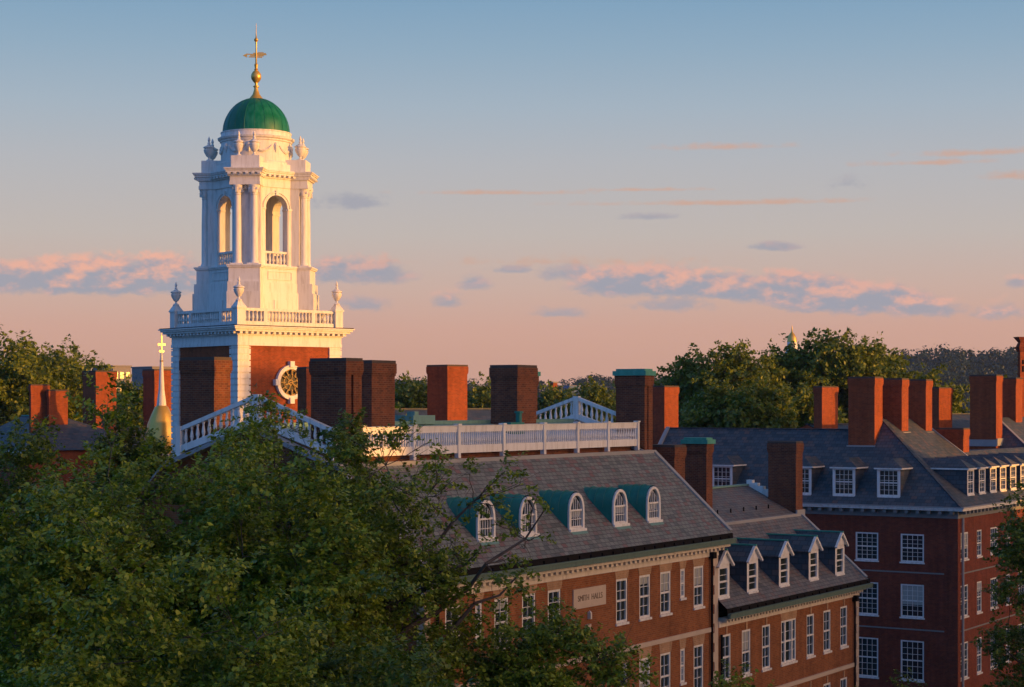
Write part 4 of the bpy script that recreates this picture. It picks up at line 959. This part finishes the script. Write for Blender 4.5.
SK.part('cap', MB().frust(0, 0, zt(352), zt(347), 0.55, 0.25, 0.75, 0.4).frust(0, 0, zt(346.9), zt(343), 0.65, 0.3, 0.5, 0.22).frust(0, 0, zt(342.9), zt(337), 0.45, 0.2, 0.85, 0.45), 'brick_red')
x, y = at(792, 420); zt = lambda py: zat(py, 420)
CU = Thing('cupola', x, y, 'distant white cupola with a gold tip, poking out above the big tree', 'cupola', rotz=TA)
CU.part('tower', MB().box(-2.2, 2.2, -2.2, 2.2, -H, zt(395)).lathe([(1.7, zt(395)), (1.6, zt(352)), (1.2, zt(350)), (1.1, zt(342))], 12), 'white')
CU.part('dome', MB().lathe([(1.15, zt(342)), (1.05, zt(338)), (0.6, zt(334)), (0.2, zt(332)), (0.12, zt(328)), (0.02, zt(325))], 12), 'gold', smooth=True)

# unseen hall added on the sun's side: keeps the near halls in shade
O = Thing('brick_hall', 60, -67, 'added hall-shaped shade block, out of view, shading the near halls', 'hall')
mb = MB().box(-12, 75.9, -74, -60, -H, 8.5).box(82.1, 118.5, -74, -60, -H, 8.5).box(79.2, 82.097, -61.5, -60, -H, 8.5).box(75.903, 82.097, -73.9, -61.6, -H, 2.45); O.part('wall', mb, 'brick_tan')  # gap between the blocks shaped to let sun reach the balustrade end
mb = MB().box(118.503, 143.8, -73.9, -60.1, -H, 2.1); mb.add([(143.8, -73.9, -H), (153.8, -73.9, -H), (153.8, -60.1, -H), (143.8, -60.1, -H), (143.8, -73.9, 2.1), (153.8, -73.9, -4.9), (153.8, -60.1, -4.9), (143.8, -60.1, 2.1)], [(4, 5, 6, 7), (0, 1, 5, 4), (2, 3, 7, 6), (1, 2, 6, 5)])
mb.box(153.803, 215, -73.9, -60.1, -H, -7.3)
O.part('wall', mb, 'brick_tan', label='lower wing of the added shade block')
O.part('chimney', MB().box(120.7, 123.0, -62, -60.5, 2.0, 8.7), 'brick_chim')  # chimney-shaped block added to throw a shadow beside the clock

# ------------------------------------------------------------------ trees
def leaf_object(name, C_, Nn, Sz, m, parent, rng):
    # C_ (n,3) centres, Nn (n,3) normals, Sz (n,) lengths: one folded leaf each
    n = len(C_); a = rng.normal(size=(n, 3)); Nn = Nn / (np.linalg.norm(Nn, axis=1, keepdims=True) + 1e-9)
    t = np.cross(Nn, a); t /= (np.linalg.norm(t, axis=1, keepdims=True) + 1e-9); b = np.cross(Nn, t)
    L_ = Sz[:, None] * 0.5; Wd = L_ * rng.uniform(0.45, 0.75, (n, 1))
    v = np.stack([C_ - t * L_, C_ + b * Wd - Nn * L_ * 0.18, C_ + t * L_, C_ - b * Wd - Nn * L_ * 0.18], 1).reshape(-1, 3)
    me = bpy.data.meshes.new(name); me.vertices.add(4 * n); me.vertices.foreach_set('co', v.astype(np.float32).ravel())
    me.loops.add(4 * n); me.loops.foreach_set('vertex_index', np.arange(4 * n, dtype=np.int32)); me.polygons.add(n)
    me.polygons.foreach_set('loop_start', np.arange(0, 4 * n, 4, dtype=np.int32)); me.polygons.foreach_set('loop_total', np.full(n, 4, dtype=np.int32))
    me.materials.append(MT[m]); me.update(calc_edges=True)
    o = bpy.data.objects.new(name, me); COL.objects.link(o)
    if parent: o.parent = parent
    return o
def tree(px, d, ytop, rx, rz, label, seed, nl=14000, ls=0.3, m='leaf_far', clumps=70, cr=0.30, group=None, name='tree', limbs=26, tw=True, cat='tree', shift=(0, 0), bare=0.0, hollow=0.45, extra=(), lumpy=1.0, pct=99.6, ecs=0.5, upb=0.75):
    rng = np.random.default_rng(seed); x, y = at(px, d); x += shift[0]; y += shift[1]
    top = H + zat(ytop, d)
    root = bpy.data.objects.new(name, None); COL.objects.link(root); root.location = (x, y, 0); root.rotation_euler = (0, 0, HD - R(90)); tag(root, label, cat, group)
    cz = top - rz
    # clump centres spread through an uneven crown; local x is to the right of the view, y away
    dirs = rng.normal(size=(clumps, 3)); dirs /= np.linalg.norm(dirs, axis=1, keepdims=True); dirs[:, 2] = np.where(dirs[:, 2] < -0.55, -dirs[:, 2], dirs[:, 2])
    ph = rng.uniform(0, 6.28, 6); lump = 1 + 0.16 * np.sin(3 * np.arctan2(dirs[:, 1], dirs[:, 0]) + ph[0]) + 0.14 * np.sin(5 * dirs[:, 2] + ph[1]) * np.cos(2 * np.arctan2(dirs[:, 1], dirs[:, 0]) + ph[2])
    lump = 1 + (lump - 1) * lumpy; rad = (rng.uniform(hollow ** 3, 1, clumps) ** (1 / 3)) * lump * 0.88
    cc_ = dirs * rad[:, None] * np.array([rx, rx * 0.95, rz])
    for e in extra: cc_ = np.vstack([cc_, np.array([e])])
    K = len(cc_)
    cs = cr * rx * rng.uniform(0.55, 1.3, K)
    if len(extra): cs[K - len(extra):] *= ecs
    wts = cs ** 2; wts /= wts.sum()
    # leaves sit along short twig sprays that point outwards from each clump
    ns = max(60, int(nl / 34)); ci = rng.choice(K, ns, p=wts); so_ = rng.normal(size=(ns, 3)); so_ /= np.linalg.norm(so_, axis=1, keepdims=True)
    sr = rng.uniform(0.10, 1, ns) ** 0.5; sc_ = so_ * (sr * cs[ci])[:, None] * np.array([1, 1, 0.75])
    sd = so_ * 0.75 + rng.normal(size=(ns, 3)) * 0.5 + np.array([0, 0, 0.12]); sd /= np.linalg.norm(sd, axis=1, keepdims=True)
    sl_ = rng.uniform(2.2, 5.0, ns) * ls
    idx = rng.integers(0, ns, nl); tt = rng.uniform(-0.35, 1, nl); jit = rng.normal(size=(nl, 3)) * (ls * (0.75 - 0.4 * tt))[:, None]
    P = cc_[ci[idx]] + sc_[idx] + sd[idx] * (sl_[idx] * tt)[:, None] + jit * np.array([1, 1, 0.6]) + np.array([0, 0, cz]); dzt = top - np.percentile(P[:, 2], pct); P[:, 2] += dzt; cz += dzt
    nrm = so_[idx] * 0.45 + rng.normal(size=(nl, 3)) * 0.45 + np.array([0, 0, upb])
    leaf_object('crown', P, nrm, ls * rng.uniform(0.6, 1.35, nl), m, root, rng)
    mb = MB(); tr = max(0.16, top * 0.016); base = cz - rz * 0.75
    tp = [(0, 0, 0), (0.1, 0.05, base * 0.5), (0.0, 0.1, base), (0.15, 0.0, cz), (0.05, 0.05, cz + rz * 0.55)]
    mb.tube(tp, [tr * 1.25, tr, tr * 0.85, tr * 0.5, tr * 0.14], 8)
    order = list(rng.permutation(K - len(extra))[:limbs]) + list(range(K - len(extra), K))
    nm = min(9, max(4, limbs // 8)); far_ = sorted(order, key=lambda i: -np.hypot(cc_[i][0], cc_[i][1])); mains = []
    for i in far_:
        if len(mains) < nm and all(np.linalg.norm(cc_[i] - cc_[q]) > rx * 0.55 for q in mains): mains.append(i)
    paths = []
    def bez(a, b, sag, k=7):
        c1 = a + (b - a) * 0.4 + np.array([0, 0, -sag]); t_ = np.linspace(0, 1, k)[:, None]; p = (1 - t_) ** 2 * a + 2 * t_ * (1 - t_) * c1 + t_ ** 2 * b
        p[1:-1] += rng.normal(size=(k - 2, 3)) * np.linalg.norm(b - a) * 0.025; return p
    for i in mains:
        c = cc_[i] + np.array([0, 0, cz]); h = float(np.clip(c[2] - np.hypot(c[0], c[1]) * rng.uniform(0.6, 1.0), base * 0.75, cz + rz * 0.4))
        p = bez(np.array([0.05, 0.05, h]), c, 0.1 * rx); r0 = tr * rng.uniform(0.3, 0.45); mb.tube([tuple(q) for q in p], list(np.linspace(r0, r0 * 0.15, 7)), 5); paths.append((p, r0))
    for i in order:
        if i in mains: continue
        c = cc_[i] + np.array([0, 0, cz]); best = None
        for p, r0 in paths:
            for q in range(1, 6):
                dd = np.linalg.norm(p[q] - c) + 0.25 * max(0, p[q][2] - c[2])
                if best is None or dd < best[0]: best = (dd, p[q], r0 * (1 - q / 7.0))
        _, st, rr_ = best; r1 = max(0.012, min(rr_ * 0.6, 0.012 + 0.016 * best[0])); p = bez(st, c, 0.06 * best[0], 6); mb.tube([tuple(q) for q in p], list(np.linspace(r1, 0.008, 6)), 4)
        if len(paths) < 40: paths.append((np.vstack([p, p[-1:]]), r1))
        if tw:
            for _ in range(5):
                s1 = p[rng.integers(2, 6)]; en = c + rng.normal(size=3) * cs[i] * 0.6; mb.tube([tuple(s1), tuple((s1 + en) / 2 + rng.normal(size=3) * 0.06), tuple(en)], [0.011, 0.008, 0.004], 3)
    o = bpy.data.objects.new('trunk', mb.mesh('trunk', ['bark'])); COL.objects.link(o); o.parent = root
    return root
NG = 'trees in front of the near halls'
tree(66, 54, 421, 5.2, 8.5, 'broad leafy tree in the near left corner, tallest at the left edge', 11, 90000, 0.155, 'leaf_near', 270, 0.19, NG)
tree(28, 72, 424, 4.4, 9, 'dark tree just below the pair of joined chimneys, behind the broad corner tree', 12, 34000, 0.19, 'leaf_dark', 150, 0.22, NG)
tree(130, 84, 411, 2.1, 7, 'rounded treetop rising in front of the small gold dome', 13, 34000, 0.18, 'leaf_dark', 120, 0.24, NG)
tree(216, 56, 436, 4.3, 9, 'broad leafy tree below the brick gable with sloping balustrade', 14, 80000, 0.155, 'leaf_near', 240, 0.19, NG)
tree(300, 52, 456, 3.4, 8, 'rounded tree left of the airy open-branched tree', 15, 52000, 0.155, 'leaf_near', 180, 0.20, NG)
sp = [(450, 478), (470, 470), (490, 480), (505, 468), (520, 482), (537, 492), (548, 500), (470, 505), (495, 520), (515, 525), (540, 530), (480, 545), (510, 555), (530, 560), (455, 540), (440, 500), (425, 440), (410, 424), (395, 430), (430, 462), (445, 462), (500, 500), (525, 545), (380, 440), (462, 560), (500, 575), (475, 590)]
tree(385, 56, 424, 3.2, 8, 'airy open-branched tree whose twigs cross the slate roof and arched dormers', 16, 44000, 0.145, 'leaf_airy', 250, 0.17, NG, limbs=120, hollow=0.3,
     extra=[((x - 385) * 0.0302, (i % 5 - 2) * 0.4, (403 - y) * 0.0302 + 8.6) for i, (x, y) in enumerate(sp)], ecs=0.75, pct=99.9)
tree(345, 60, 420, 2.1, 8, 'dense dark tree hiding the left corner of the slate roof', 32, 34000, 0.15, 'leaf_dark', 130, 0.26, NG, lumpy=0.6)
tree(272, 60, 394, 2.3, 6, 'slender sparse treetop reaching over the sloping balustrade', 31, 9500, 0.14, 'leaf_airy', 75, 0.20, NG, limbs=50, hollow=0.3, pct=99.8)
tree(512, 58, 596, 3.2, 6.5, 'bright green tree hiding the lower windows left of the name plaque', 17, 56000, 0.15, 'leaf_near', 190, 0.21, NG, ecs=1.1,
     extra=[(2.3, 0, 4.7), (2.8, 0, 4.4), (3.3, 0.2, 4.5), (3.6, 0, 4.2), (3.1, 0, 4.2), (3.9, 0, 3.9), (2.7, 0, 4.4), (1.9, 0, 4.8), (1.5, 0, 5.2), (3.4, 0, 3.5), (2.9, 0.3, 3.6)])
tree(100, 40, 520, 3.6, 8, 'low bushy tree in the near left foreground', 18, 62000, 0.14, 'leaf_near', 190, 0.21, NG)
tree(245, 42, 560, 3.2, 7, 'low bushy tree in the middle of the near foreground', 19, 52000, 0.14, 'leaf_near', 170, 0.21, NG)
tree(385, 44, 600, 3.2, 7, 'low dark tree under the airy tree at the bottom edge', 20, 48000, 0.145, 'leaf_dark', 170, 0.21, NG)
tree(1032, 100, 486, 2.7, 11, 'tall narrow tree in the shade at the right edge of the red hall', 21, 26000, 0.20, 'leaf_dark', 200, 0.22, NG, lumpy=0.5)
tree(730, 72, 674, 2.9, 5, 'treetop at the bottom edge below the quoined corner', 22, 26000, 0.16, 'leaf_near', 100, 0.25, NG)
tree(882, 96, 674, 1.9, 6, 'small treetop at the foot of the gabled wing', 23, 12000, 0.19, 'leaf_dark', 70, 0.27, NG)
FG = 'sunlit trees beyond the halls'
for i, (px, d, yt, rx, rz, lb, n_, s_) in enumerate([
    (8, 172, 343, 6.4, 11, 'golden lit tree at the far left, tallest of that clump', 30000, 0.40), (58, 178, 350, 5.6, 10, 'lit tree behind the pair of joined chimneys', 18000, 0.42), (96, 190, 364, 5.0, 10, 'lit tree between the joined chimneys and the square lit chimney', 14000, 0.42),
    (34, 186, 351, 5.0, 9, 'lit tree of the far left clump, just left of the joined chimneys', 20000, 0.42), (76, 200, 357, 5.0, 9, 'lit tree of the far left clump, above the right of the joined chimneys', 20000, 0.42), (135, 165, 384, 2.0, 6, 'dark round tree beside the white spirelet', 8000, 0.4),
    (690, 205, 357, 5.5, 9, 'tree just right of the tall bright chimney, lowest of the big row', 20000, 0.46), (738, 200, 347, 5.4, 10, 'second tree of the big row, right of its lowest tree', 22000, 0.46), (785, 206, 348, 4.8, 10, 'tree in front of the distant gold tipped cupola', 20000, 0.46),
    (838, 204, 336, 7.2, 11, 'biggest lit tree of the row, above the small square chimney', 32000, 0.46), (888, 208, 350, 5.2, 10, 'lit tree behind the three clustered chimneys', 20000, 0.46), (930, 200, 372, 4.2, 8, 'low lit tree left of the wooded hill, behind the short lit chimney', 14000, 0.46),
    (715, 172, 384, 3.6, 6, 'lower bushy tree in front of the big row, near the bright chimney', 14000, 0.40), (762, 168, 381, 4.0, 6, 'lower bushy tree below the cupola, behind the blue roof ridge', 16000, 0.40), (808, 178, 388, 3.2, 6, 'lower bushy tree left of the small square chimney', 10000, 0.40),
    (412, 230, 380, 5.0, 8, 'lit tree between the paired chimneys and the square lit chimney', 14000, 0.5), (482, 250, 383, 4.0, 8, 'lit tree right of the square lit chimney', 11000, 0.5), (556, 270, 388, 3.6, 8, 'small lit tree left of the far sloping balustrade', 10000, 0.5),
    (590, 250, 384, 4.2, 8, 'lit tree behind the far sloping balustrade', 12000, 0.5), (632, 260, 381, 4.2, 8, 'lit tree behind the green capped chimney', 12000, 0.5), (1003, 230, 384, 3.4, 8, 'lit tree between the two chimneys at the right edge', 10000, 0.5)]):
    tree(px, d, yt, rx, rz, lb, 100 + i, n_, s_, 'leaf_far' if i != 5 else 'leaf_dark', 220, 0.19, FG, limbs=14, tw=False, lumpy=0.6, pct=99.5, upb=0.35)

# ------------------------------------------------------------------ wooded hill on the skyline
prof = [(-500, 386), (-120, 384), (60, 380), (200, 384), (370, 384), (420, 380), (470, 383), (520, 379), (560, 384), (600, 377), (640, 376), (680, 380), (760, 378), (840, 368), (905, 352), (940, 348), (985, 352), (1020, 349), (1080, 352), (1250, 366), (1600, 380)]
def skyl(px): return float(np.interp(px, [p[0] for p in prof], [p[1] for p in prof]))
mb = MB(); nn = 90; rows = [(900, 0.0), (1050, 0.55), (1250, 1.0), (1450, 0.8), (1680, 0.0)]
vs = []; fs = []
for j, (d, k) in enumerate(rows):
    for i in range(nn):
        px = -500 + 2100 * i / (nn - 1); x, y = at(px, d); zt = H + zat(skyl(px), 1250) - 7; vs.append((x, y, max(-0.5, zt * k) if k else -0.5))
for j in range(len(rows) - 1):
    for i in range(nn - 1): fs.append((j * nn + i, j * nn + i + 1, (j + 1) * nn + i + 1, (j + 1) * nn + i))
mb.add(vs, fs); o = bpy.data.objects.new('hill', mb.mesh('hill', ['woods'], smooth=True)); COL.objects.link(o); o['kind'] = 'structure'
rng = np.random.default_rng(77); cl = []
for i in range(4200):
    px = rng.uniform(-200, 1220); k = rng.uniform(0, 1) ** 0.55; d = 930 + 320 * k; x, y = at(px, d)
    hz = H + zat(skyl(px), 1250) - 7; z = max(0, hz * np.interp(d, [900, 1050, 1250], [0, 0.55, 1.0])) + rng.uniform(1.5, 7.5); cl.append((x, y, z, rng.uniform(3.0, 6.5)))
cl = np.array(cl); nl = 170000; idx = rng.integers(0, len(cl), nl); off = rng.normal(size=(nl, 3)); off /= np.linalg.norm(off, axis=1, keepdims=True)
P = cl[idx, :3] + off * (cl[idx, 3] * rng.uniform(0.3, 1, nl) ** 0.5)[:, None] * np.array([1, 1, 0.8])
fo = leaf_object('forest', P, off + rng.normal(size=(nl, 3)) * 0.4 + np.array([0, 0, .4]), rng.uniform(1.2, 2.8, nl), 'leaf_hill', None, rng)
fo['kind'] = 'stuff'; fo['label'] = 'dark blue green woods along the far skyline'; fo['category'] = 'forest'

# ------------------------------------------------------------------ evening air
hz = bpy.data.objects.new('haze', MB().box(-160, 2160, -130, 1960, -1, 78).mesh('haze', ['conc'])); COL.objects.link(hz); hz['kind'] = 'stuff'
hm = bpy.data.materials.new('haze'); hm.use_nodes = True; hm.node_tree.nodes.clear(); keep = nt; nt = hm.node_tree
pv = N('ShaderNodeVolumePrincipled'); pv.inputs['Color'].default_value = (0.55, 0.72, 1.0, 1); pv.inputs['Density'].default_value = 0.00007; pv.inputs['Anisotropy'].default_value = 0.0
L(pv.outputs[0], N('ShaderNodeOutputMaterial').inputs['Volume']); nt = keep
hz.data.materials.clear(); hz.data.materials.append(hm)
